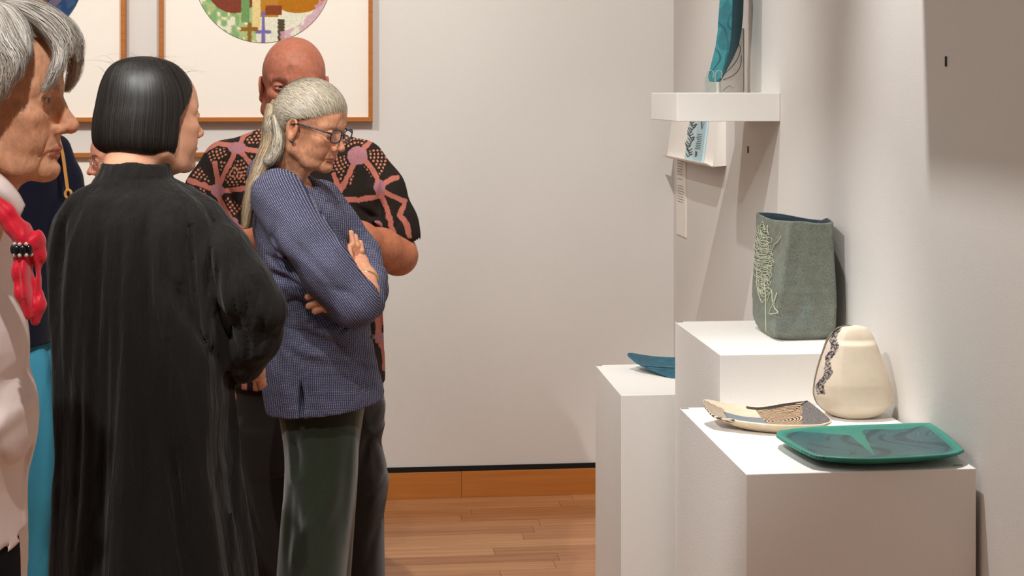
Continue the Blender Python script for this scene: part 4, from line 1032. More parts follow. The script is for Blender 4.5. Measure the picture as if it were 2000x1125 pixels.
# sloping hem cut
ha, hb = G.p(525, 824, -.1), G.p(757, 799, -.1)
def hem(x, y, z):
    t = (x - ha[0]) / (hb[0] - ha[0]); return (ha[2] + (hb[2] - ha[2]) * np.clip(t, 0, 1)) - z
sl_ = F._sl(F.lo, F.lo + F.h * F.n, 0); F.D = np.maximum(F.D, hem(*F._g(sl_)).astype(np.float32) + 0 * F.D)
V, Q = F.mesh(); V = relax(V, Q, 2, .4)
def jacket_material():
    m = bpy.data.materials.new('dotted_indigo'); m.use_nodes = True; nt = m.node_tree; b = nt.nodes['Principled BSDF']; b.inputs['Roughness'].default_value = .85; b.inputs['Specular IOR Level'].default_value = .15
    N = nt.nodes.new; LK = nt.links.new
    uv = N('ShaderNodeAttribute'); uv.attribute_name = 'weave'; sp = N('ShaderNodeSeparateXYZ'); LK(uv.outputs['Vector'], sp.inputs[0])
    def mth(op, a, b_=None, c=None):
        n = N('ShaderNodeMath'); n.operation = op
        for i, v in enumerate([a, b_, c]):
            if v is None: continue
            if isinstance(v, (int, float)): n.inputs[i].default_value = v
            else: LK(v, n.inputs[i])
        return n.outputs[0]
    fx = mth('SUBTRACT', mth('FRACT', sp.outputs[0]), .5); fy = mth('SUBTRACT', mth('FRACT', sp.outputs[1]), .5)
    d = mth('ADD', mth('POWER', mth('ABSOLUTE', mth('MULTIPLY', fx, 1.9)), 2.5), mth('POWER', mth('ABSOLUTE', mth('MULTIPLY', fy, 1.55)), 2.5))
    dot = N('ShaderNodeMapRange'); LK(d, dot.inputs[0]); dot.inputs[1].default_value = .30; dot.inputs[2].default_value = .14; dot.inputs[3].default_value = 0; dot.inputs[4].default_value = 1
    ns = N('ShaderNodeTexNoise'); ns.inputs['Scale'].default_value = .9; LK(uv.outputs['Vector'], ns.inputs[0])
    br = mth('MULTIPLY', dot.outputs[0], mth('ADD', mth('MULTIPLY', ns.outputs[0], 1.2), -.02))
    mx = N('ShaderNodeMix'); mx.data_type = 'RGBA'; LK(br, mx.inputs[0]); mx.inputs[6].default_value = A(L((54, 55, 80))); mx.inputs[7].default_value = A(L((168, 166, 184)))
    LK(mx.outputs[2], b.inputs['Base Color'])
    bp = N('ShaderNodeBump'); bp.inputs['Strength'].default_value = .4; bp.inputs['Distance'].default_value = .001; LK(dot.outputs[0], bp.inputs['Height']); LK(bp.outputs[0], b.inputs['Normal'])
    return m
M_jacket = jacket_material()
def weave_attr(me, U):
    a = me.attributes.new('weave', 'FLOAT_VECTOR', 'POINT'); a.data.foreach_set('vector', np.asarray(U, np.float32).ravel())
px, py = G.pix(V)
# cloth coordinates: sleeve region follows the upper arm, body region hangs straight
a0, a1 = G.p(545, 385), G.p(700, 600); dx, dz = (a1 - a0)[[0, 2]] / np.linalg.norm((a1 - a0)[[0, 2]])
sd = segd(V[:, 0], V[:, 2], a0[0], a0[2], a1[0], a1[2]); slv = (sd < .085) & (V[:, 1] < -.07)
u_b = V[:, 0] + .10 * (V[:, 1]); w_b = V[:, 2]
ux = np.where(slv, (V[:, 0] * -dz + V[:, 2] * dx) * 1.0, u_b + .0); wz = np.where(slv, V[:, 0] * dx + V[:, 2] * dz, w_b)
ux = ux + .006 * np.sin(V[:, 2] * 24 + V[:, 0] * 9); wz = wz + .004 * np.sin(V[:, 0] * 30)
me = mesh_np('jacket', G.world(V), Q, True, None, (M_jacket,)); weave_attr(me, np.stack([ux / .0046, wz / .0038, 0 * ux], 1))
jk = obj('jacket', me, P3)
# collar trim with pale dots, buttons, watch, earring
M_dotw = mat('pale_dots', L((176, 176, 200)), .7)
tr = MB()
cc = [hp(.030, -.010, -.165), hp(.010, -.045, -.155), hp(-.045, -.062, -.135), hp(-.095, -.052, -.118), hp(-.118, -.01, -.110)]
for p_ in smoothcurve(cc, 17): tr.sphere(p_, .0026, 6, 5)
t_ = tr; mm = MB(); mm.v = [tuple(v) for v in G.world(np.array(t_.v))]; mm.q, mm.t, mm.n = t_.q, t_.t, t_.n
o_ = mm.build('collar_dots', M_dotw, P3, smooth=True); o_['kind'] = 'stuff'
M_but = mat('button', L((128, 138, 150)), .3)
for (bx, by, bv) in ((728, 658, -.06),):
    m_ = MB().sphere((0, 0, 0), (.0065, .003, .0065), 12, 6); p_ = G.p(bx, by, bv)
    q_ = MB().add(G.world(np.array(m_.v) + p_), m_.q, m_.t); q_.build('button', M_but, P3, smooth=True)
M_gold = mat('watch_metal', L((206, 186, 130)), .25, metal=.9)
wb = [G.p(712 + 22 * math.cos(a) * .55 + 2, 545 + 10 * math.sin(a) * 1.0 - 4 * math.cos(a), .02 + .031 * math.sin(a)) for a in np.linspace(0, 2 * PI, 25)]
wc, wa = G.p(714, 551, -.010), (G.p(713, 545, .0) - G.p(714, 572, -.05)); wa /= np.linalg.norm(wa)
e1 = np.cross(wa, [0, 1, 0]); e1 /= np.linalg.norm(e1); e2 = np.cross(wa, e1)
MB().tube(G.world(np.array([wc + .0322 * (e1 * math.cos(a) + e2 * math.sin(a)) for a in np.linspace(0, 2 * PI, 33)])), .0028, 6, False).build('watch', M_gold, P3, smooth=True)
er = MB().sphere((0, 0, 0), .0052, 12, 8); p_ = hp(.0, -.084, -.046); MB().add(G.world(np.array(er.v) + p_), er.q, er.t).build('earring', mat('earring_stone', L((90, 80, 82)), .2, metal=.5), P3, smooth=True)

# trousers
F = Field(*G.bx((510, 1345, -.2), (740, 760, .36)), .006)
def tr_loft(F, rows, cy, ry, v, k=.0, p=2.2):
    Zs, CX, RX, ry = G.sil(rows, cy, ry)
    F.loft(Zs, CX, cy, RX, ry, k, p=p)
tr_loft(F, [(775, 535, 712), (830, 548, 704), (900, 556, 699), (960, 554, 696), (1010, 549, 690), (1060, 545, 684), (1125, 540, 677), (1200, 538, 670), (1330, 540, 662)], .015, np.linspace(.10, .088, 9), -.02)
tr_loft(F, [(775, 560, 715), (900, 575, 700), (1060, 570, 690), (1330, 565, 670)], .16, .09, .17, .03)
fo = lambda pts, w, a, v0=-9, v1=.0: F.fold(G.uw(pts, -.1), w, a, v0, v1)
fo([(553, 835), (562, 900), (566, 950), (590, 945), (605, 900)], .010, -.009); fo([(570, 850), (578, 900), (575, 940)], .010, .010)
fo([(566, 960), (562, 1040), (556, 1125)], .012, .012); fo([(575, 1060), (600, 1030), (610, 990)], .010, -.009); fo([(578, 985), (577, 1030), (585, 1050)], .010, .012)
fo([(660, 900), (650, 980), (620, 1060)], .016, -.007); fo([(690, 830), (684, 940), (670, 1080)], .012, -.006); fo([(640, 840), (630, 920), (600, 1010)], .018, .007); fo([(572, 1045), (566, 1125)], .008, -.010)
V, Q = F.mesh(); V = relax(V, Q, 2, .5)
M_green = mat('green_velvet', L((40, 47, 32)), .8, .15, sheen=.5, noise=[((600, 600, 600), 1, .75, 1.25)], bump=[((700, 700, 700), 1, .3, .001)])
put(G, 'trousers', V, Q, P3, M_green)
M_shoe = mat('black_shoe', L((24, 22, 22)), .4)
def shoes(G, P, spots, yaw, length=.25):
    for (px_, v) in spots:
        p_ = G.p(px_, 1200, v); b = G.world(np.array([[p_[0], v, 0]]))[0]; m_ = MB(); D_ = np.array([math.cos(yaw), math.sin(yaw)])
        rg_ = []; n = 14
        for t in np.linspace(-1, 1, 13):
            wd = .048 * math.sqrt(max(.02, 1 - abs(t) ** 2.6)); hh = (.085 if t < -.2 else .085 - .045 * (t + .2) / 1.2)
            for a_ in np.linspace(0, 2 * PI, n, endpoint=False):
                rg_.append((length / 2 * t + .04, wd * math.cos(a_), max(0.0, hh / 2 + hh / 2 * math.sin(a_) * 1.15)))
        q_ = [(i * n + j, (i + 1) * n + j, (i + 1) * n + (j + 1) % n, i * n + (j + 1) % n) for i in range(12) for j in range(n)]
        rg_.append((-length / 2 + .04, 0, .03)); rg_.append((length / 2 + .04, 0, .02)); e = len(rg_)
        t_ = [(e - 2, j, (j + 1) % n) for j in range(n)] + [(e - 1, 12 * n + (j + 1) % n, 12 * n + j) for j in range(n)]
        X = np.array(rg_); U = np.stack([p_[0] + X[:, 0] * D_[0] - X[:, 1] * D_[1], v + X[:, 0] * D_[1] + X[:, 1] * D_[0], X[:, 2]], 1)
        MB().add(G.world(U), q_, t_).build('shoe', M_shoe, P, smooth=True)
shoes(G, P3, [(598, -.02), (618, .17)], -.3)

# hair: cap, swept back strands, ponytail
F = Field((-.13, -.10, -.09), (.11, .10, .14), .003)
F.ell((-.014, 0, .030), (.101, .083, .092), 0)
def cut(x, y, z):  # face and neck stay free: hairline plane set
    e1 = (x - .068) * .80 + (.048 - z) * .62; e1 = np.maximum(e1, -9)
    front = (x * .86 - z * .72 + .0 * y) - .020          # below the line from forehead to ear
    return front
sl_ = (slice(None),) * 3; x, y, z = F._g(sl_)
F.D = np.maximum(F.D, np.where(x > -.032, (.020 + .43 * x - z) * .92, (.006 + (x + .032) * 3 - z) * .35) + 0 * F.D)
F.D = np.maximum(F.D, (-.055 - z - .35 * (x + .03)) + 0 * F.D)
V, Q = F.mesh(); V = relax(V, Q, 2, .5)
HC = [L((168, 158, 140)), L((205, 196, 178)), L((138, 128, 112)), L((188, 172, 146))]
M_haircap = mat('hair_base', L((138, 128, 110)), .7)
capo = put(G, 'hair', V, Q, P3, M_haircap, None, R=R3, o=O3, s=s3)
rs = np.random.RandomState(5); SS = []; CO = []
tie = np.array([-.112, -.004, .022])
E0 = np.array([-.012, 0, .030]); ER = np.array([.104, .086, .093])
def onell(P, gr=0.0): D_ = (P - E0) / ER; return E0 + D_ / np.linalg.norm(D_, axis=-1)[..., None] * (ER + gr)
n = 9000; side = rs.choice([-1, 1], n, p=[.62, .38]); a = rs.uniform(0, 1, n)
# hairline from ear (a=0) over the temple and forehead (a=1)
hl_ = smoothcurve([(-.056, .074, -.056), (-.040, .080, -.020), (-.020, .083, .014), (.015, .079, .026), (.046, .068, .040), (.072, .046, .053), (.086, .0, .060)], 60)
H_ = np.stack([np.interp(a, np.linspace(0, 1, 60), hl_[:, i]) for i in range(3)], 1); H_[:, 1] *= side; H_ += rs.normal(0, .0036, (n, 3))
back = rs.uniform(0, 1, n) ** 1.6 * .8; K = 16; t = np.linspace(0, 1, K)
S = np.zeros((n, K, 3)); T_ = tie + rs.normal(0, .007, (n, 3))
for i in range(K):
    f = back + (1 - back) * t[i]; P_ = H_ * (1 - f)[:, None] + T_ * f[:, None]; P_[:, 2] += .03 * np.sin(f * PI) * sstep(.3, .7, a) ; S[:, i] = onell(P_, (.004 * np.sin(f * PI) + rs.normal(0, .0004, n))[:, None])
    S[:, i] = S[:, i] * (1 - (f ** 8)[:, None]) + T_ * (f ** 8)[:, None]
SS.append(S); 
hx = lambda px_, py_, v=0.: (np.linalg.inv(R3) @ ((G.p(px_, py_, v) - O3) / s3))
# ponytail: from the tie down behind the neck, then over the back
pt = [tie, tie + [-.020, 0, -.012], hx(530, 250, .0), hx(525, 290, -.01), hx(510, 325, -.03), hx(497, 360, -.05), hx(486, 400, -.06), hx(480, 440, -.06)]
TAN = [L((186, 156, 120)), L((160, 132, 102)), L((196, 178, 150)), L((150, 136, 114))]
SS.append(lock(rs, pt, [.010, .018, .026, .026, .022, .018, .014, .006], 3000, 22, .006) + (TAN,))
SS.append(lock(rs, [hx(535, 225, -.02), hx(545, 270, -.03), hx(535, 305, -.04), hx(520, 318, -.05)], [.008, .020, .020, .012], 1100, 14, .004))
SS.append(lock(rs, [hp_ for hp_ in ([-.10, -.03, .0], [-.095, -.055, -.03], [-.085, -.058, -.06])], [.01, .018, .014], 500, 10, .004))
build_hair('hair_strands', SS, G, R3, O3, s3, capo, HC, .0011, (-.01, 0, .0), rs)

# spectacles
M_specs = mat('spectacle_frame', L((28, 24, 44)), .25, .6); M_lens = mat('lens_glass', (.9, .92, 1), .02, .9, alpha=.12)
sp = []
sx = tag(obj('spectacles', MB().mesh(), P3), None)
def lens_loop(cy, w_=.0265, h_=.0185):
    out = []
    for a_ in np.linspace(0, 2 * PI, 41):
        c_, s_ = math.cos(a_), math.sin(a_); out.append((.1005 - .12 * abs(cy + w_ * c_) ** 1.25, cy + w_ * np.sign(c_) * abs(c_) ** .75, -.004 + h_ * np.sign(s_) * abs(s_) ** .8 + .002 * (abs(cy + w_ * c_) > .035)))
    return out
fr = MB()
for cy in (-.0325, .0325): fr.tube([hp(*p_) for p_ in lens_loop(cy)], .0017, 6, False)
fr.tube([hp(*p_) for p_ in smoothcurve([(.1, -.010, .0), (.1055, -.003, .004), (.1055, .003, .004), (.1, .010, .0)], 8)], .0016, 6)
fr2 = MB().add(G.world(np.array(fr.v)), fr.q, fr.t); bpy.data.objects.remove(sx)
sx = fr2.build('spectacles', M_specs, P3, smooth=True)
for sg in (-1, 1):
    tm = MB().tube([hp(*p_) for p_ in smoothcurve([(.094, sg * .056, .006), (.088, sg * .068, .006), (.05, sg * .076, .006), (.004, sg * .084, .004), (-.014, sg * .086, -.004)], 24)], .0022, 6)
    MB().add(G.world(np.array(tm.v)), tm.q, tm.t).build('temple', M_specs, sx, smooth=True)
    lp = [hp(*p_) for p_ in lens_loop(sg * .0325, .026, .018)][:-1]; c_ = sum(lp) / len(lp); n_ = len(lp)
    MB().add(G.world(np.array(lp + [c_])), [], [(i, (i + 1) % n_, n_) for i in range(n_)]).build('lens', M_lens, sx)
# ================================================================ woman with black bob in a black dress, seen from behind
G = Fig(2.96); k = G.p
P2 = person(G, 270, 'woman with a straight black bob in a long black dress, seen from behind')
R2 = rotm(math.radians(40), 0, 0); s2 = 1.0; O2 = k(296, 226, 0)
hp = lambda x, y, z: xform(np.array([[x, y, z]]), R2, O2, s2)[0]
V, Q, _ = make_head(.0024, age=.0, nose=.80, eye_open=.0036, wide=.98, neck=[(-.030, 0, -.06), (-.040, .0, -.10), (-.050, 0, -.16)], lips=.95)
f_ = (sstep(.05, .0, V[:, 0]) * sstep(-.06, -.02, V[:, 2]))[:, None]; c_ = np.array([0, 0, .0]); V = V * (1 - f_ * .12)
C = skin_color(V, L((222, 164, 132)), .2, .5, brow=L((40, 30, 26)), lip=L((196, 110, 96)))
h2 = (xform(V, R2, O2, s2), Q, C); SK2 = L((214, 156, 126))
b2_ = limbs([([hp(-.04, 0, -.14), k(250, 450, .02), k(270, 700, .02), k(280, 850, .02)], [.04, .08, .08, .07]),
             ([k(250, 850, -.05), k(250, 1200, -.05), k(250, 1640, -.05)], [.06, .055, .04]), ([k(300, 850, .06), k(310, 1200, .06), k(310, 1640, .06)], [.06, .055, .04]),
             ([k(400, 440, -.02), k(470, 560, -.04), k(500, 610, -.03), k(478, 700, .03), k(500, 728, .05)], [.045, .04, .036, .028, .022])], .012, SK2)
def hand(F):
    F.ell(k(497, 722, .05), (.018, .016, .026), .01)
    for i in range(4): finger(F, [k(500 + i * 2, 722 + i * 3, .05 + .01 * i), k(506 + i * 2, 728 + i * 4, .06 + .012 * i), k(508 + i * 2, 738 + i * 4, .07 + .012 * i), k(505 + i * 1, 745 + i * 4, .078 + .012 * i)], .0078, .0062)
    finger(F, [k(494, 724, .03), k(500, 726, .03), k(506, 732, .035)], .009, .0072)
F_ = Field(*G.bx((470, 775, .0), (545, 700, .14)), .0025); hand(F_); V, Q = F_.mesh(); hn = (V, Q, np.tile(np.array(SK2), (len(V), 1)))
V, Q, C = core([h2, hn, b2_]); body2 = put(G, 'body', V, Q, P2, M_skin, C)
eyeballs(G, R2, O2, s2, body2, iris=(.03, .02, .015), look=(1, 0, -.03))
# dress
F = Field(*G.bx((60, 1665, -.24), (620, 300, .26)), .0055)
rows = [(338, 215, 318), (346, 200, 335), (356, 178, 352), (368, 152, 378), (385, 130, 402), (402, 119, 420), (430, 104, 436), (470, 95, 440), (520, 91, 440), (580, 93, 442), (640, 100, 445), (700, 105, 446), (760, 110, 448), (850, 117, 455), (950, 113, 460), (1050, 107, 476), (1125, 103, 486), (1300, 92, 505), (1640, 80, 530)]
Zs, CX, RX, RY = G.sil(rows, -.02, lambda Z: np.interp(Z, [Z[0], k(0, 1125)[2], k(0, 850)[2], k(0, 600)[2], k(0, 440)[2], k(0, 385)[2], k(0, 360)[2], k(0, 338)[2]], [.21, .19, .165, .15, .135, .11, .085, .065]))
def pleats(x, y, z, X, Y):
    an = np.arctan2(Y, X); g = sstep(k(0, 480)[2], k(0, 1000)[2], z)
    return (.004 + .010 * g) * (np.sin(an * 13 + 1.2 * np.sin(z * 3)) * .6 + np.sin(an * 7 + 2 + z * 1.2) * .6)
F.loft(Zs, CX, -.02, RX, RY, 0, p=2.2, fn2=pleats)
F.chain([k(385, 440, -.02), k(428, 500, -.045), k(470, 560, -.055), k(512, 602, -.05)], [.058, .062, .062, .042], .02)
F.chain([k(512, 602, -.05), k(496, 655, -.01), k(478, 704, .03)], [.046, .052, .044], .02)
F.cone(k(474, 712, .03), k(476, 724, .035), .044, .026, .006)
# stand collar
ca, cb_ = k(266, 350, .0), k(272, 326, .0)
F.loft([k(0, 356)[2], k(0, 344)[2], k(0, 332)[2], k(0, 314)[2]], [k(268, 0)[0], k(270, 0)[0], k(272, 0)[0], k(274, 0)[0]], [-.028, -.028, -.026, -.024], [.086, .075, .070, .068], [.080, .075, .072, .069], .006)
F.loft([k(0, 340)[2], k(0, 330)[2], k(0, 310)[2]], k(274, 0)[0], -.025, [.052, .056, .058], [.054, .057, .059], .003, 'sub')
f_ = lambda pts, w, a, v0=-9, v1=.02: F.fold(G.uw(pts, -.1), w, a, v0, v1)
for pts, w, a in [([(150, 385), (128, 440), (118, 520), (112, 620)], .012, .012), ([(170, 400), (150, 480), (140, 600), (135, 800)], .012, -.008), ([(205, 380), (212, 480), (205, 640), (200, 900), (205, 1100)], .010, .010),
                  ([(250, 360), (252, 480), (248, 700), (240, 1000)], .008, .006), ([(300, 370), (292, 470), (300, 620), (320, 760)], .012, .010), ([(335, 380), (338, 470), (345, 560), (340, 650)], .012, -.008),
                  ([(270, 420), (262, 560), (270, 700), (275, 900), (270, 1100)], .010, -.006), ([(230, 520), (228, 700), (222, 900), (220, 1120)], .010, .009), ([(180, 620), (172, 800), (168, 1000), (165, 1120)], .010, .010),
                  ([(310, 700), (325, 800), (345, 900), (365, 1000), (380, 1110)], .014, .012), ([(345, 650), (365, 760), (385, 860), (400, 1000), (410, 1110)], .014, -.010), ([(290, 760), (300, 900), (298, 1100)], .012, .008),
                  ([(360, 395), (372, 450), (380, 560), (392, 650), (420, 720)], .009, .014), ([(415, 470), (405, 540), (405, 600)], .006, .008), ([(428, 478), (428, 560), (440, 650)], .006, .010), ([(440, 480), (455, 560), (468, 650)], .006, .009),
                  ([(450, 490), (480, 570), (488, 640)], .006, .008), ([(458, 488), (500, 560), (510, 610)], .006, .007), ([(420, 600), (440, 660), (462, 710)], .008, .010), ([(470, 640), (480, 680), (474, 720)], .007, .009), ([(520, 600), (505, 660), (488, 710)], .008, .009),
                  ([(415, 700), (432, 800), (420, 900), (415, 960)], .012, .014), ([(430, 760), (436, 860), (430, 960), (445, 1100)], .009, .012),
                  ([(130, 700), (128, 900), (122, 1110)], .008, .008), ([(398, 415), (412, 440), (424, 475)], .005, .008), ([(140, 372), (160, 362), (185, 356)], .004, .004)]:
    f_(pts, w * .9, a * 1.35)
for pts, w, a in [([(334, 420), (336, 470), (340, 540), (362, 600), (402, 668)], .012, .022), ([(408, 440), (412, 520), (424, 620), (440, 700)], .007, .016), ([(120, 420), (128, 500), (125, 600), (122, 700)], .008, .010), ([(300, 430), (304, 560), (330, 700), (350, 860), (372, 1050)], .010, .012)]: f_(pts, w, a)
F.fold(G.uw([(180, 352), (225, 351), (268, 353), (312, 351), (352, 352)], -.1), .0045, .0045, -9, .05)
F.add(lambda x, y, z: .0016 * np.sin(x * 60 + 3 * np.sin(z * 11)) * np.sin(z * 27 + x * 10))
V, Q = F.mesh(); V = relax(V, Q, 2, .5)
M_blackcotton = mat('black_cotton', L((31, 29, 27)), .88, .15, sheen=.08, noise=[((900, 900, 900), 1, .7, 1.35)], bump=[((900, 900, 900), 1, .3, .001), ((34, 34, 5), 3, .6, .02), ((70, 70, 70), 3, .25, .004)])
put(G, 'dress', V, Q, P2, M_blackcotton)
shoes(G, P2, [(250, -.05), (310, .09)], .6)
# bob
rows = [(110, 268, 292), (113, 250, 305), (119, 232, 326), (130, 217, 344), (145, 207, 358), (165, 199, 370), (185, 194, 377), (205, 190, 380), (230, 185, 380), (255, 183, 378), (275, 184, 376), (288, 190, 372), (297, 202, 366), (303, 222, 356)]
Zs = []; CX = []; RX = []
for y_, a, b in rows[::-1]:
    p, q = k(a, y_), k(b, y_); Zs.append(p[2]); CX.append((p[0] + q[0]) / 2); RX.append((q[0] - p[0]) / 2)
Zs, CX, RX = map(np.array, (Zs, CX, RX)); RY = RX * np.interp(Zs, [Zs[0], Zs[6], Zs[-1]], [.98, .98, 1.05]); HY = .008
Ri = np.linalg.inv(R2)
def lx(u, v, w_): d = [(u - O2[0]), (v - O2[1]), (w_ - O2[2])]; return Ri[0, 0] * d[0] + Ri[0, 1] * d[1] + Ri[0, 2] * d[2], Ri[1, 0] * d[0] + Ri[1, 1] * d[1] + Ri[1, 2] * d[2], d[2]
def xcut(y_, z_): return .014 + .80 * np.maximum(z_ + .005, 0) + .0 * y_
F = Field(*G.bx((165, 320, -.13), (400, 95, .14)), .0035); F.loft(Zs, CX, HY, RX - .003, RY - .003, 0, p=2.1)
sl_ = (slice(None),) * 3; x, y, z = F._g(sl_); a_, b_, c_ = lx(x, y, z); F.D = np.maximum(F.D, (a_ - xcut(b_, c_)) + 0 * F.D)
V, Q = F.mesh(); V = relax(V, Q, 2, .5)
bobc = put(G, 'hair', V, Q, P2, mat('black_hair_base', L((16, 14, 13)), .5, .5))
rs = np.random.RandomState(9); n = 11000; K = 18; th = rs.uniform(0, 2 * PI, n); t = np.linspace(0, 1, K)
zt, zb_ = Zs[-1], Zs[0]; ze = zb_ + rs.uniform(-.004, .010, n); S = np.zeros((n, K, 3)); off = rs.uniform(-.002, .0035, n)
st_ = rs.uniform(0, 1, n) ** 1.5 * .55; jit = rs.normal(0, .015, n)
for i in range(K):
    f = st_ + (1 - st_) * t[i]; zz = zt + (ze - zt) * (f ** 1.6 if True else f); cx = _pchip(Zs, CX, zz); rx = _pchip(Zs, RX, zz); ry = _pchip(Zs, RY, zz)
    a = th + jit * t[i]; S[:, i, 0] = cx + (rx + off) * np.cos(a); S[:, i, 1] = HY + (ry + off) * np.sin(a); S[:, i, 2] = zz
a_, b_, c_ = lx(S[..., 0], S[..., 1], S[..., 2]); bad = a_ > xcut(b_, c_) + .004
first = np.where(bad.any(1), bad.argmax(1), K)
keep = first > 3; S = S[keep]; first = first[keep]
for i in range(K):
    m = i >= first; idx = np.maximum(first - 1, 0); S[m, i] = S[m, idx[m]] + np.array([0, 0, -.00002 * i])
fly = []
for i in range(70):
    a = rs.uniform(0, 2 * PI); z0 = zt - rs.uniform(.0, .05); cx, rx = _pchip(Zs, CX, np.array([z0]))[0], _pchip(Zs, RX, np.array([z0]))[0]
    p0 = np.array([cx + rx * math.cos(a), HY + rx * math.sin(a), z0]); o_ = rs.uniform(.004, .014); dx_ = rs.normal(0, .02); fly.append(smoothcurve([p0, p0 + [dx_ * .5, 0, o_], p0 + [dx_, 0, o_ * 1.1], p0 + [dx_ * 1.8, 0, o_ * .4]], K))
cen = np.array([CX.mean(), HY, Zs.mean()])
BL = [L((20, 18, 17)), L((30, 27, 25)), L((44, 40, 36)), L((24, 22, 22))]
build_hair('hair_strands', [S], G, None, None, 1, bobc, BL, .0012, cen, rs, mat('black_hair', (1, 1, 1), .46, .6, vcol=True))
o_ = build_hair('hair_strands', [np.array(fly)], G, None, None, 1, bobc, BL, .0004, cen, rs)
# ================================================================ bald man with arms crossed
G = Fig(4.26); k = G.p
P4 = person(G, 575, 'bald man with crossed arms in a black shirt with pink branches and orange dots')
R4 = rotm(math.radians(-84), math.radians(6), 0); s4 = 1.12; O4 = k(574, 163, 0)
hp = lambda x, y, z: xform(np.array([[x, y, z]]), R4, O4, s4)[0]
V, Q, _ = make_head(.0026, age=.9, male=True, wide=1.04, nose=1.15, eye_open=.0024, jaw=1.15, lips=.8)
C = skin_color(V, L((176, 108, 84)), 1.0, .8, brow=L((120, 74, 56)), lip=L((150, 84, 72)))
h4 = (xform(V, R4, O4, s4), Q, C); SK4 = np.array(L((184, 112, 80)))
F = Field(*G.bx((360, 560, -.36), (840, 400, .20)), .004)
F.chain([k(762, 440, .02), k(778, 500, .0), k(776, 498, -.04)], [.056, .050, .048], .02)
F.chain([k(776, 498, -.03), k(745, 486, -.11), k(700, 468, -.20), k(640, 455, -.23)], [.050, .052, .046, .032], .03)
F.chain([k(412, 440, .0), k(405, 505, .0)], [.056, .05], .02)
F.chain([k(405, 500, -.0), k(445, 490, -.12), k(520, 470, -.22), k(600, 470, -.24)], [.050, .050, .042, .030], .03)
for i in range(4): finger(F, [k(600, 462 + i * 9, -.24), k(625, 460 + i * 10, -.27), k(645, 462 + i * 10, -.265)], .011, .009)
for i in range(4): finger(F, [k(645, 448 + i * 9, -.23), k(622, 440 + i * 10, -.255), k(606, 440 + i * 10, -.25)], .011, .009)
V, Q = F.mesh(); V = relax(V, Q, 1, .4); nn = vnoise(V[:, 0] * 70, V[:, 2] * 70, 3) * .5 + vnoise(V[:, 0] * 260, V[:, 2] * 260, 5) * .5
arms = (V, Q, np.tile(SK4, (len(V), 1)) * (.82 + .36 * nn)[:, None])
b4 = limbs([([hp(-.04, 0, -.14), k(575, 400, .02), k(585, 600, .02), k(590, 740, .02)], [.05, .11, .12, .12]), ([k(500, 770, .02), k(500, 1000, .02), k(498, 1280, .02)], [.085, .06, .045]), ([k(680, 770, .02), k(690, 1000, .02), k(695, 1280, .02)], [.085, .06, .045])], .013, SK4)
V, Q, C = core([h4, arms, b4]); body4 = put(G, 'body', V, Q, P4, M_skin_old, C)
eyeballs(G, R4, O4, s4, body4, iris=(.05, .05, .05), look=(1, .25, -.2))
# shirt
F = Field(*G.bx((350, 775, -.26), (840, 225, .24)), .005)
rows = [(246, 528, 622), (254, 500, 650), (266, 468, 682), (282, 440, 708), (300, 425, 725), (330, 415, 738), (370, 420, 742), (420, 430, 745), (480, 438, 744), (540, 440, 744), (600, 442, 748), (660, 444, 750), (720, 445, 752), (747, 446, 752)]
Zs, CX, RX, RY = G.sil(rows, .02, lambda Z: np.interp(Z, [Z[0], Z[5], Z[9], Z[11], Z[12], Z[13]], [.16, .16, .14, .11, .09, .07]))
F.loft(Zs, CX, .02, RX, RY, 0, p=2.3)
F.chain([k(708, 318, .02), k(742, 372, .02), k(766, 440, .01), k(776, 466, .0)], [.066, .068, .070, .066], .03)
F.chain([k(440, 318, .02), k(410, 372, .02), k(402, 430, .01), k(400, 460, .0)], [.066, .066, .066, .062], .03)
# sleeve openings
def cutplane(P0, N, box):
    sl = F._sl(box[0], box[1], 0); x, y, z = F._g(sl); d = (x - P0[0]) * N[0] + (y - P0[1]) * N[1] + (z - P0[2]) * N[2]
    F.D[sl] = np.maximum(F.D[sl], d.astype(np.float32) + 0 * F.D[sl])
A0, B0 = k(812, 484, 0), k(742, 437, 0); dd = (B0 - A0); N = np.array([dd[2], 0, -dd[0]]); N /= np.linalg.norm(N); N = N if N[2] < 0 else -N
cutplane(A0, N, G.bx((745, 540, -.2), (840, 400, .2)))
cutplane(k(400, 455), np.array([0, 0, -1.]), G.bx((340, 540, -.2), (436, 400, .2)))
F.cone(k(772, 452, .005), k(784, 490, .0), .058, .062, .002, 'sub')
F.cone(hp(-.03, 0, -.10), hp(-.045, 0, -.18), .062, .070, .004, 'sub')
for pts, w, a in [([(600, 300), (590, 420), (585, 540), (590, 700)], .012, .006), ([(745, 350), (738, 400), (742, 435)], .009, .012), ([(690, 400), (720, 425), (745, 430)], .010, .008), ([(650, 330), (670, 380), (665, 430)], .014, .007), ([(440, 350), (455, 400), (470, 440)], .012, .008),
                  ([(720, 560), (735, 640), (738, 720)], .010, .007), ([(770, 400), (778, 430), (770, 455)], .009, .007), ([(480, 300), (470, 350), (455, 390)], .010, -.005)]: F.fold(G.uw(pts, -.1), w, a, -9, .05)
V, Q = F.mesh(); V = relax(V, Q, 2, .4); V, Q = split(V, Q)
px, py = G.pix(V)
wob = 1.6 * (vnoise(px * .12, py * .12, 1) - .5) * 2; X, Y = px + wob, py + 1.6 * (vnoise(px * .12 + 9, py * .12, 2) - .5) * 2
C = np.tile(np.array(L((38, 31, 27))), (len(V), 1)); pink = np.array(L((176, 104, 90))); mauve = np.array(L((160, 108, 114))); org = np.array(L((192, 124, 96)))
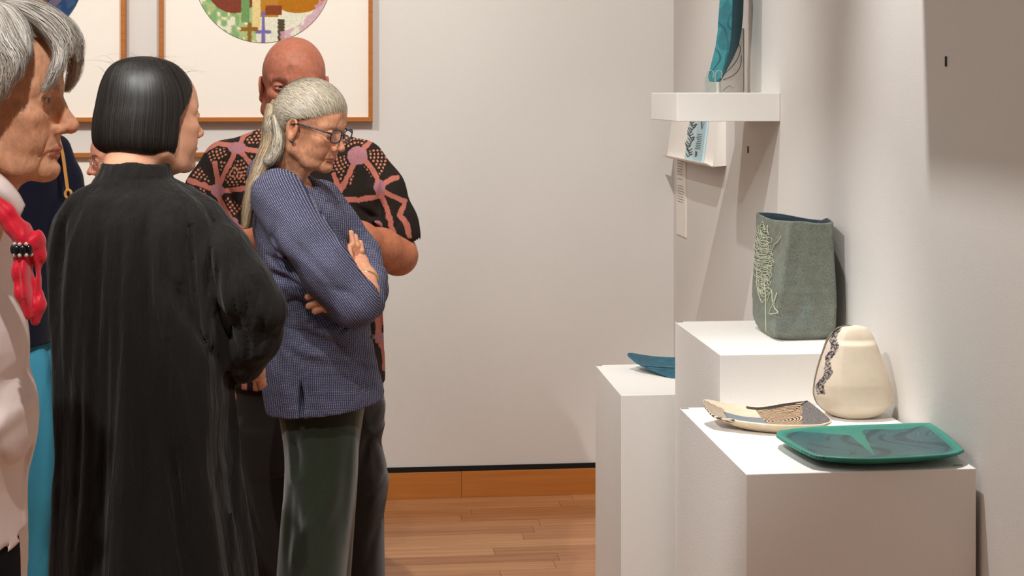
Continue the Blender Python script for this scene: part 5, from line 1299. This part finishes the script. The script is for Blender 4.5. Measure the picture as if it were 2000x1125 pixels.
nodes = [(463, 289, 17, 12), (698, 304, 19, 19), (425, 372, 13, 13), (741, 366, 11, 15), (456, 436, 11, 12), (736, 441, 11, 10), (745, 660, 10, 10), (610, 420, 14, 14), (560, 300, 15, 15), (640, 560, 15, 15), (520, 540, 14, 14), (580, 660, 15, 15), (480, 640, 13, 13), (700, 560, 12, 12)]
br = [[(463, 289), (440, 335), (428, 362)], [(463, 289), (488, 318), (512, 342)], [(455, 284), (425, 280), (402, 292)], [(468, 280), (478, 262), (490, 256)], [(425, 372), (398, 362), (370, 352)], [(425, 372), (424, 345), (420, 318)], [(430, 372), (462, 370), (500, 362)], [(425, 380), (440, 410), (456, 436)],
      [(698, 304), (682, 340), (668, 366), (656, 392)], [(698, 304), (722, 322), (736, 346), (741, 366)], [(698, 304), (712, 288), (722, 278)], [(657, 391), (700, 390), (738, 384)], [(741, 366), (760, 352), (776, 346)], [(741, 370), (756, 410), (764, 440), (768, 455)], [(745, 372), (770, 384), (790, 392)], [(652, 340), (660, 360), (662, 385)],
      [(790, 400), (780, 420), (796, 440), (800, 462)], [(732, 560), (736, 600), (738, 640), (738, 665)], [(748, 585), (744, 620), (740, 650)], [(738, 632), (756, 628)], [(741, 655), (750, 690), (752, 720)], [(456, 436), (500, 470), (520, 540)], [(610, 420), (640, 560)], [(520, 540), (580, 660)], [(640, 560), (580, 660)], [(640, 560), (700, 560), (732, 600)], [(480, 640), (520, 540)], [(560, 300), (610, 420)], [(463, 289), (540, 300)], [(580, 660), (600, 740)], [(480, 640), (470, 740)], [(456, 436), (440, 480)]]
d = np.full(len(V), 1e9)
for b in br: d = np.minimum(d, polyd(X, Y, b))
nd = np.full(len(V), 1e9); dots = np.zeros(len(V), bool)
for (a, b, r1, r2) in nodes:
    e = (np.hypot((X - a) / r1, (Y - b) / r2) - 1) * min(r1, r2); nd = np.minimum(nd, e)
    rr = np.hypot(px - a, py - b); an = np.arctan2(py - b, px - a); row = np.floor(rr / 7.4); na_ = np.maximum(np.round(2 * PI * (row + .5) * 7.4 / 7.0), 1)
    fr_ = rr / 7.4 - row - .5; fa = (an / (2 * PI) * na_) % 1 - .5; sp_ = hash2(row, np.floor(an / (2 * PI) * na_), 2) * .16
    sect = (np.sin(an * 3 + a) > -.5)
    if a > 720 and b < 500 or b > 400: continue
    dots |= ((fr_ * 8) ** 2 + (fa * 7.5) ** 2 < (2.1 + sp_ * 3) ** 2) & (row >= 3) & (row <= 7) & sect
dots &= (d > 8) & (nd > 5)
C[dots] = org; C[d < 5.0] = pink; mn = nd < 0; C[mn] = mauve
C *= (.86 + .28 * vnoise(px * .8, py * .8, 3))[:, None]
hem = (py > 732) & (px < 620); C[hem & (np.sin(px * .28) > .1)] = pink
M_shirt = mat('printed_cotton', (1, 1, 1), .85, .15, vcol=True, noise=[((700, 700, 700), 1, .85, 1.15)], bump=[((700, 700, 700), 1, .2, .001)])
put(G, 'shirt', V, Q, P4, M_shirt, C)
# trousers
F = Field(*G.bx((425, 1340, -.18), (790, 735, .20)), .007)
def tr2(rows, v, cy, ry, kk):
    Zs, CX, RX, ry = G.sil(rows, cy, ry)
    F.loft(Zs, CX, cy, RX, ry, kk, p=2.2)
tr2([(741, 452, 748), (800, 447, 751), (850, 445, 745), (890, 446, 740), (905, 450, 735)], 0, .02, .13, 0)
tr2([(830, 452, 590), (950, 455, 592), (1125, 470, 590), (1320, 468, 560)], 0, .02, .12, .03)
tr2([(830, 600, 748), (872, 610, 735), (905, 612, 746), (935, 612, 759), (965, 612, 757), (1010, 612, 751), (1125, 618, 752), (1320, 640, 750)], 0, .02, .12, .02)
for pts, w, a in [([(740, 820), (715, 870), (700, 930)], .012, .012), ([(748, 800), (725, 850), (715, 880)], .010, -.009), ([(755, 930), (735, 960), (715, 980)], .010, .009), ([(730, 880), (745, 930), (720, 1010)], .014, -.010), ([(745, 1000), (725, 1060), (712, 1125)], .010, .008), ([(480, 950), (500, 1040), (540, 1110)], .012, .010), ([(460, 1000), (500, 1060), (520, 1125)], .010, -.008)]: F.fold(G.uw(pts, -.1), w, a, -9, .05)
V, Q = F.mesh(); V = relax(V, Q, 2, .5)
put(G, 'trousers', V, Q, P4, mat('dark_trouser', L((42, 36, 32)), .85, .15, sheen=.2, noise=[((600, 600, 600), 1, .8, 1.2)]))
shoes(G, P4, [(500, .02), (690, .02)], -1.5, .29)
# ================================================================ white haired woman with red scarf, nearest at the left
G = Fig(2.09); k = G.p
P1 = person(G, -20, 'older woman with short white hair, pale pink shirt and red neck scarf')
R1 = rotm(math.radians(2), math.radians(2), 0); s1 = 1.0; O1 = k(-10, 191, 0)
hp = lambda x, y, z: xform(np.array([[x, y, z]]), R1, O1, s1)[0]
V, Q, _ = make_head(.0020, age=1.0, nose=1.2, eye_open=.0044, jaw=1.05, lips=.42, neck=[(-.030, 0, -.06), (-.038, 0, -.11), (-.075, 0, -.21)])
C = skin_color(V, L((222, 162, 126)), 1.0, .8, brow=L((170, 128, 100)), lip=L((186, 104, 88)))
h1 = (xform(V, R1, O1, s1), Q, C); SK1 = L((208, 146, 112))
b1_ = limbs([([hp(-.06, 0, -.15), k(-140, 560, .06), k(-130, 900, .06)], [.045, .06, .07]), ([k(-160, 900, .02), k(-150, 1500, .02), k(-150, 2240, .02)], [.05, .05, .042]), ([k(-150, 900, .12), k(-140, 1500, .12), k(-120, 2240, .12)], [.05, .05, .042])], .013, SK1)
V, Q, C = core([h1, b1_]); body1 = put(G, 'body', V, Q, P1, M_skin_old, C)
eyeballs(G, R1, O1, s1, body1, iris=(.08, .075, .055), look=(1, -.05, -.06))
# shirt
F = Field(*G.bx((-420, 1330, -.26), (110, 330, .36)), .005)
rows = [(375, -150, -25), (400, -220, 10), (430, -270, 22), (470, -300, 24), (520, -310, 22), (560, -310, 26), (600, -305, 40), (640, -300, 50), (690, -300, 55), (735, -298, 54), (770, -296, 64), (805, -296, 72), (840, -298, 73), (880, -300, 69), (920, -302, 60), (955, -304, 52), (1000, -305, 50), (1060, -308, 52), (1125, -310, 58), (1280, -315, 72)]
Zs, CX, RX, RY = G.sil(rows, .07, lambda Z: np.interp(Z, [Z[0], Z[14], Z[16], Z[18], Z[19]], [.19, .18, .17, .12, .06]))
F.loft(Zs, CX, .07, RX, RY, 0, p=2.2)
F.chain([k(-150, 450, -.09), k(-165, 640, -.14), k(-120, 820, -.15)], [.065, .06, .055], .03)
for pts, w, a in [([(20, 560), (30, 640), (25, 720)], .010, .006), ([(60, 760), (25, 745), (-10, 742)], .010, .008), ([(66, 790), (35, 800), (10, 850)], .010, -.006), ([(10, 700), (6, 850), (14, 980), (8, 1100)], .010, .010), ([(40, 880), (36, 960), (44, 1080)], .008, .006), ([(0, 480), (8, 560), (4, 640)], .010, .006)]: F.fold(G.uw(pts, .03), w, a, -9, .12)
# split at the side seam
def wedge(x, y, z):
    a = k(6, 1046, -.1); b = k(50, 1128, -.1); c = k(-2, 1128, -.1)
    # inside triangle below the apex
    l = (x - a[0]) * (b[2] - a[2]) - (z - a[2]) * (b[0] - a[0]); r = (x - a[0]) * (c[2] - a[2]) - (z - a[2]) * (c[0] - a[0])
    nl = math.hypot(b[0] - a[0], b[2] - a[2]); nr = math.hypot(c[0] - a[0], c[2] - a[2]); return np.minimum(-r / nr * -1 * -1, l / nl)
sl_ = F._sl(*G.bx((-30, 1340, -.3), (130, 1030, .3)), 0); x, y, z = F._g(sl_)
a = k(6, 1046, .06); b = k(50, 1128, .06); c = k(-6, 1128, .06)
def side(p0, p1): n = np.array([p1[2] - p0[2], -(p1[0] - p0[0])]); n /= np.linalg.norm(n); return (x - p0[0]) * n[0] + (z - p0[2]) * n[1]
s1_, s2_ = side(a, b), side(a, c); inner = np.minimum(-s1_ if False else -s1_, s2_)
ins = np.minimum(-s1_, s2_)       # sign test below picks the wedge
tst = k(18, 1112, .06); q1 = (tst[0] - a[0]) * (b[2] - a[2]) - (tst[2] - a[2]) * (b[0] - a[0]); q2 = (tst[0] - a[0]) * (c[2] - a[2]) - (tst[2] - a[2]) * (c[0] - a[0])
ins = np.minimum(s1_ * np.sign(q1), s2_ * np.sign(q2)); F.D[sl_] = np.maximum(F.D[sl_], ins.astype(np.float32) + 0 * F.D[sl_])
V, Q = F.mesh(); V = relax(V, Q, 2, .5)
M_pink = mat('pale_pink_cotton', L((240, 220, 214)), .85, .15, sss=.0, noise=[((900, 900, 900), 1, .95, 1.05)], bump=[((900, 900, 900), 1, .15, .001)])
put(G, 'shirt', V, Q, P1, M_pink)
F = Field(*G.bx((-400, 2260, -.2), (90, 1000, .32)), .01)
Zs, CX, RX, RY = G.sil([(1010, -290, 28), (1100, -292, 40), (1250, -285, 40), (1600, -270, 20), (2200, -250, 0)], .07, .14)
F.loft(Zs, CX, .07, RX, RY, 0)
V, Q = F.mesh(); V = relax(V, Q, 1, .5); put(G, 'trousers', V, Q, P1, mat('black_trouser', L((16, 16, 22)), .85, .15))
shoes(G, P1, [(-170, -.03), (-120, .14)], -.2)
# collar flap and band
def sheet(name, pts, v, th, m, parent, vf=None):
    P_ = [k(a, b, v if vf is None else vf(a, b)) for a, b in pts]; P_ = G.world(np.array(P_)); return MB().prism(list(P_), FW * th).build(name, m, parent, bevel=.0015)
up_ = smoothcurve([(-110, 312), (-60, 316), (-22, 328), (10, 350), (34, 377), (47, 401)], 26); lo_ = smoothcurve([(-120, 366), (-70, 368), (-28, 374), (2, 390), (18, 410), (31, 437)], 26)
V = []; nr_ = 8
for i in range(26):
    for j in range(nr_):
        f = j / (nr_ - 1); t = i / 25; v = -.062 - .030 * math.sin(PI * min(1, t * .9 + .1)) * (.35 + .65 * f) - .012 * math.sin(PI * f) + .018 * t
        V.append(k(up_[i][0] * (1 - f) + lo_[i][0] * f, up_[i][1] * (1 - f) + lo_[i][1] * f, v))
Q = [(i * nr_ + j, (i + 1) * nr_ + j, (i + 1) * nr_ + j + 1, i * nr_ + j + 1) for i in range(25) for j in range(nr_ - 1)]
co_ = put(G, 'collar', np.array(V), np.array(Q), P1, M_pink); md = co_.modifiers.new('thick', 'SOLIDIFY'); md.thickness = .004; md.offset = 0
# scarf: band under the collar, ring, two hanging flaps
M_red = mat('red_silk', L((222, 22, 48)), .5, .35, sheen=.3, noise=[((500, 500, 500), 1, .92, 1.08)])
F = Field(*G.bx((-90, 660, -.16), (110, 340, .08)), .0025)
F.chain([k(-50, 385, -.070), k(-8, 396, -.075), k(12, 418, -.075), k(28, 442, -.072), k(46, 462, -.070), k(46, 478, -.068)], [.010, .011, .012, .012, .012, .011], .010)
F.chain([k(52, 450, -.06), k(66, 466, -.06), k(60, 480, -.066)], [.010, .012, .010], .01)
F.chain([k(45, 492, -.068), k(42, 530, -.072), k(47, 570, -.072), k(55, 618, -.070)], [.010, .0125, .012, .005], .008)
F.chain([k(60, 480, -.060), k(72, 500, -.056), k(72, 550, -.056), k(73, 595, -.056), k(69, 626, -.056)], [.008, .011, .011, .011, .007], .008)
F.chain([k(66, 462, -.058), k(76, 474, -.056), k(80, 520, -.054)], [.008, .008, .007], .006)
for pts, w, a in [([(54, 495), (58, 540), (60, 605)], .004, .010), ([(36, 500), (38, 550), (47, 605)], .004, .006), ([(45, 500), (46, 560), (54, 610)], .004, -.003), ([(66, 490), (72, 540), (66, 600)], .004, .007), ([(76, 500), (80, 550), (76, 600)], .004, .004), ([(-5, 392), (20, 420), (40, 452), (44, 470)], .004, .0035), ([(20, 425), (36, 455), (40, 472)], .003, -.003), ([(50, 440), (58, 455), (52, 472)], .004, .006)]: F.fold(G.uw(pts, -.08), w, a)
V, Q = F.mesh(); V = relax(V, Q, 1, .5); sc_ = put(G, 'scarf', V, Q, P1, M_red)
rg_ = MB(); c_ = k(45, 486, -.070); M_bead = mat('black_bead', L((16, 16, 18)), .2, .6); M_pearl = mat('silver_bead', L((206, 200, 196)), .2, .6, metal=.3)
bw, bb2 = MB(), MB()
for i in range(9):
    a_ = i * 2 * PI / 9 + .17; p_ = c_ + np.array([.0115 * math.cos(a_), .014 * math.sin(a_) - .0, 0]); (bb2).sphere(p_ + [0, 0, 0], (.0052, .0052, .0075), 10, 8)
    bw.sphere(p_ + np.array([.0045 * -math.sin(a_), .0045 * math.cos(a_) , .0075]), .0030, 8, 6); bw.sphere(p_ + np.array([.0045 * -math.sin(a_), .0045 * math.cos(a_), -.0075]), .0030, 8, 6)
for nm, mb_, mm_ in (('beads', bb2, M_bead), ('beads', bw, M_pearl)):
    o_ = MB().add(G.world(np.array(mb_.v)), mb_.q, mb_.t).build('beads', mm_, sc_, smooth=True); o_['kind'] = 'stuff'
# hair
F = Field((-.14, -.12, -.09), (.13, .12, .15), .0035)
F.ell((-.018, 0, .034), (.104, .090, .096), 0); F.ell((.03, 0, .066), (.068, .070, .046), .02); F.ell((-.055, 0, -.02), (.060, .084, .050), .03)
sl_ = (slice(None),) * 3; x, y, z = F._g(sl_); F.D = np.maximum(F.D, np.minimum(x - (.020 + .4 * np.maximum(z, 0)), .126 - z + 0 * x) + 0 * F.D)
V, Q = F.mesh(); V = relax(V, Q, 2, .5)
hb_ = put(G, 'hair', V, Q, P1, mat('white_hair_base', L((206, 198, 188)), .8), None, R=R1, o=O1, s=s1)
rs = np.random.RandomState(21); SS = []
pt0 = np.array([-.020, -.005, .134])
def L_(pts, R_, n, fz=.003): SS.append(lock(rs, pts, R_, n, 26, fz))
for sg in (-1, 1):
    y_ = lambda v: sg * v
    # crown sweeping down over the sides and back
    for j, (ax, zl) in enumerate([(.056, .020), (.046, .004), (.034, -.016), (.018, -.044), (-.004, -.060), (-.030, -.066), (-.056, -.066), (-.080, -.056), (-.100, -.036), (-.110, -.01)]):
        sw = .9 if j < 5 else .62
        L_([(-.012 + ax * .15, y_(.012), .130), (ax * .5 - .01, y_(.056), .112), (ax * .85 - .008, y_(.083), .078), (ax - .004, y_(.093 if j < 8 else .070), zl + (.078 - zl) * .62), (ax - .006, y_(.094 if j < 7 else .060), zl + (.078 - zl) * .28), (ax - .014 + .006 * (j % 2), y_(.086 if j < 7 else .050), zl)], [.006, .016, .020, .020, .016, .006], 900)
    # forelocks
    L_([(.004, y_(.016), .128), (.045, y_(.034), .122), (.082, y_(.036), .098), (.100, y_(.040), .066), (.094, y_(.052), .034), (.084, y_(.058), .014)], [.006, .012, .014, .012, .010, .003], 500)
    L_([(.0, y_(.010), .128), (.045, y_(.018), .128), (.085, y_(.018), .110), (.105, y_(.024), .084), (.108, y_(.030), .062)], [.006, .012, .013, .011, .004], 500)
for sg in (-1, 1):
    L_([(.0, sg * .012, .132), (.030, sg * .046, .120), (.052, sg * .064, .094), (.058, sg * .078, .062), (.048, sg * .088, .034), (.040, sg * .090, .012)], [.005, .012, .015, .014, .010, .003], 800)
L_([(.0, 0, .130), (.045, .0, .130), (.083, .004, .112), (.103, .010, .086), (.108, .018, .058)], [.008, .013, .013, .011, .003], 500)
n = 7000; a = rs.uniform(0, 2 * PI, n); K = 14; S = np.zeros((n, K, 3)); t = np.linspace(0, 1, K); ph0 = rs.uniform(.0, .5, n); ph1 = ph0 + rs.uniform(.5, 1.1, n)
for i in range(K):
    ph = ph0 + (ph1 - ph0) * t[i]; S[:, i] = np.stack([-.018 + .109 * np.sin(ph) * np.cos(a + .1 * t[i]), .094 * np.sin(ph) * np.sin(a + .1 * t[i]), .036 + .100 * np.cos(ph)], 1) + rs.normal(0, .0006, (n, 1))
ok = ~((S[:, :, 0] > .045) & (S[:, :, 2] < .085)).any(1); SS.append(S[ok])
WH = [L((214, 206, 196)), L((230, 224, 216)), L((190, 180, 168)), L((168, 156, 144))]
build_hair('hair_strands', SS, G, R1, O1, s1, hb_, WH, .0007, (-.01, 0, .0), rs)
# ================================================================ woman in navy with teal skirt
G = Fig(3.45); k = G.p
P5 = person(G, 0, 'person in a dark navy top and teal skirt standing behind the white haired woman')
R5 = rotm(math.radians(65), 0, 0); O5 = k(8, 150, 0)
V, Q, _ = make_head(.004, wide=1.0)
C = skin_color(V, L((206, 150, 120)), .3, .4); h5 = (xform(V, R5, O5, .95), Q, C)
b5 = limbs([([xform([[-.04, 0, -.14]], R5, O5)[0], k(0, 400, .02), k(0, 650, .02)], [.045, .08, .08]), ([k(-35, 700, .0), k(-35, 1100, .0), k(-35, 1480, .0)], [.05, .05, .04]), ([k(35, 700, .06), k(40, 1100, .06), k(50, 1480, .06)], [.05, .05, .04])], .013, L((206, 150, 120)))
V, Q, C = core([h5, b5]); put(G, 'body', V, Q, P5, M_skin, C)
F = Field((-.13, -.11, -.06), (.13, .11, .15), .004); F.ell((-.016, 0, .03), (.104, .088, .098), 0); x, y, z = F._g((slice(None),) * 3); F.D = np.maximum(F.D, (x * .8 - z * .6) - .02 + 0 * F.D); V, Q = F.mesh()
put(G, 'hair', V, Q, P5, mat('brown_hair', L((70, 54, 42)), .5, noise=[((30, 400, 400), 2, .6, 1.4)]), None, R=R5, o=O5, s=.95)
F = Field(*G.bx((-190, 690, -.2), (190, 225, .25)), .006)
rows = [(240, -45, 55), (252, -75, 90), (268, -105, 118), (290, -125, 132), (330, -130, 136), (400, -128, 130), (500, -122, 118), (600, -118, 108), (668, -118, 108)]
Zs, CX, RX, RY = G.sil(rows, .03, lambda Z: np.interp(Z, [Z[0], Z[5], Z[8]], [.14, .13, .07]))
F.loft(Zs, CX, .03, RX, RY, 0, p=2.2)
F.chain([k(108, 292, .03), k(122, 350, .03), k(140, 430, .02), k(150, 520, -.0)], [.036, .044, .048, .042], .015)
F.fold(G.uw([(112, 300), (122, 350), (118, 420)], 0), .008, .020, -9, .05)
V, Q = F.mesh(); V = relax(V, Q, 2, .5); M_navy = mat('navy_knit', L((24, 24, 40)), .9, .1, sheen=.1, noise=[((500, 500, 500), 1, .8, 1.25)])
put(G, 'top', V, Q, P5, M_navy)
F = Field(*G.bx((-190, 1145, -.2), (150, 640, .25)), .006)
rows = [(648, -100, 88), (676, -108, 98), (700, -115, 107), (760, -120, 112), (850, -122, 120), (950, -124, 118), (1050, -126, 106), (1128, -128, 103)]
Zs, CX, RX, RY = G.sil(rows, .03, .125)
F.loft(Zs, CX, .03, RX, RY, 0, p=2.1, fn2=lambda x, y, z, X, Y: .005 * np.sin(np.arctan2(Y, X) * 9 + z * 1.5))
F.fold(G.uw([(95, 700), (98, 820), (88, 950)], -.1), .010, .008); F.fold(G.uw([(88, 960), (82, 1040), (60, 1120)], -.1), .012, .009); F.fold(G.uw([(75, 720), (78, 860), (70, 1000)], -.1), .010, -.006)
V, Q = F.mesh(); V = relax(V, Q, 2, .5); put(G, 'skirt', V, Q, P5, mat('teal_cloth', L((72, 156, 184)), .8, .2, noise=[((500, 500, 500), 1, .96, 1.04)]))
shoes(G, P5, [(-35, .0), (50, .06)], 1.1)
bag = thing('shoulder_bag', 'tan leather strap of a shoulder bag on the person in navy', 'bag', tuple(G.world(k(120, 380, -.04)[None])[0]))
M_tan = mat('tan_leather', L((206, 146, 74)), .5)
def strap(pts, w_, th=.003, v=-.055):
    c = smoothcurve(pts, 14); L0 = [k(a - w_ / 2, b, v) for a, b in c]; R0 = [k(a + w_ / 2, b, v) for a, b in c]; m_ = MB()
    for i in range(13):
        P_ = [L0[i], R0[i], R0[i + 1], L0[i + 1]]; Q_ = [p + np.array([0, th, 0]) for p in P_]; m_.add(list(G.world(np.array(P_ + Q_))), [(3, 2, 1, 0), (4, 5, 6, 7), (0, 1, 5, 4), (2, 3, 7, 6), (1, 2, 6, 5), (3, 0, 4, 7)])
    return m_
strap([(112, 262), (122, 300), (127, 335), (132, 372)], 6).build('strap', M_tan, bag)
strap([(134, 384), (132, 410), (134, 450), (140, 540)], 10).build('strap', M_tan, bag)
lp = [k(133.5 + 6 * math.cos(a), 379 + 8 * math.sin(a), -.058) for a in np.linspace(0, 2 * PI, 21)]
MB().tube(G.world(np.array(lp)), .0035, 6, False).build('buckle', M_tan, bag, smooth=True)
F = Field(*G.bx((90, 720, -.20), (250, 480, -.02)), .006); F.ell(k(165, 620, -.12), (.06, .028, .09), 0); V, Q = F.mesh(); put(G, 'pouch', V, Q, bag, M_tan)

# ================================================================ small person with glasses far behind
G = Fig(5.1); k = G.p
P6 = person(G, 235, 'short grey haired person in thin glasses peeking out behind the black bob, facing left')
R6 = rotm(math.radians(201), math.radians(9), 0); s6 = 1.0; O6 = k(234, 306, 0)
V, Q, _ = make_head(.0035, age=.6, nose=1.1)
C = skin_color(V, L((206, 142, 116)), .8, .8, brow=L((90, 64, 52))); h6 = (xform(V, R6, O6, s6), Q, C)
b6 = limbs([([xform([[-.05, 0, -.15]], R6, O6)[0], k(245, 470, 0), k(245, 640, 0)], [.045, .09, .1]), ([k(230, 650, 0), k(230, 850, 0), k(230, 1070, 0)], [.07, .05, .04]), ([k(262, 650, .1), k(262, 850, .1), k(262, 1070, .1)], [.07, .05, .04])], .014, L((206, 142, 116)))
V, Q, C = core([h6, b6]); bd = put(G, 'body', V, Q, P6, M_skin, C); eyeballs(G, R6, O6, s6, bd)
F = Field((-.13, -.11, -.08), (.13, .11, .15), .004); F.ell((-.016, 0, .032), (.102, .085, .096), 0); x, y, z = F._g((slice(None),) * 3); F.D = np.maximum(F.D, (x * .85 - z * .5) - .012 + 0 * F.D); V, Q = F.mesh(); V = relax(V, Q, 1, .5)
put(G, 'hair', V, Q, P6, mat('grey_hair', L((190, 180, 170)), .6, noise=[((400, 400, 40), 2, .7, 1.3)]), None, R=R6, o=O6, s=s6)
F = Field(*G.bx((150, 840, -.25), (340, 340, .3)), .01); F.loft([k(0, y_)[2] for y_ in (800, 600, 470, 400, 372, 360)], k(250, 0)[0], .02, [.12, .13, .125, .11, .08, .05], [.18, .18, .17, .16, .10, .06], 0); V, Q = F.mesh(); V = relax(V, Q, 1, .5)
put(G, 'jacket', V, Q, P6, mat('grey_jacket', L((70, 66, 66)), .9))
F = Field(*G.bx((150, 1075, -.25), (340, 760, .3)), .01); F.loft([k(0, y_)[2] for y_ in (1060, 900, 780)], k(248, 0)[0], .04, [.09, .10, .115], [.13, .14, .15], 0); V, Q = F.mesh(); put(G, 'trousers', V, Q, P6, M_navy)
shoes(G, P6, [(230, 0.0), (262, .1)], 3.1, .23)
hp = lambda x, y, z: xform(np.array([[x, y, z]]), R6, O6, s6)[0]
m_ = MB()
for cy in (-.032, .032): m_.tube([hp(.101 - .1 * abs(cy) + .0, cy + .022 * math.cos(a), -.008 + .014 * math.sin(a)) for a in np.linspace(0, 2 * PI, 25)], .0011, 5, False)
m_.tube([hp(.099, -.01, -.004), hp(.101, .01, -.004)], .0011, 5)
for sg in (-1, 1): m_.tube([hp(.094, sg * .054, -.003), hp(.05, sg * .074, -.003), hp(-.01, sg * .084, -.004)], .0011, 5)
MB().add(G.world(np.array(m_.v)), m_.q, m_.t).build('spectacles', mat('thin_metal_rim', L((200, 190, 180)), .2, metal=.8), P6, smooth=True)
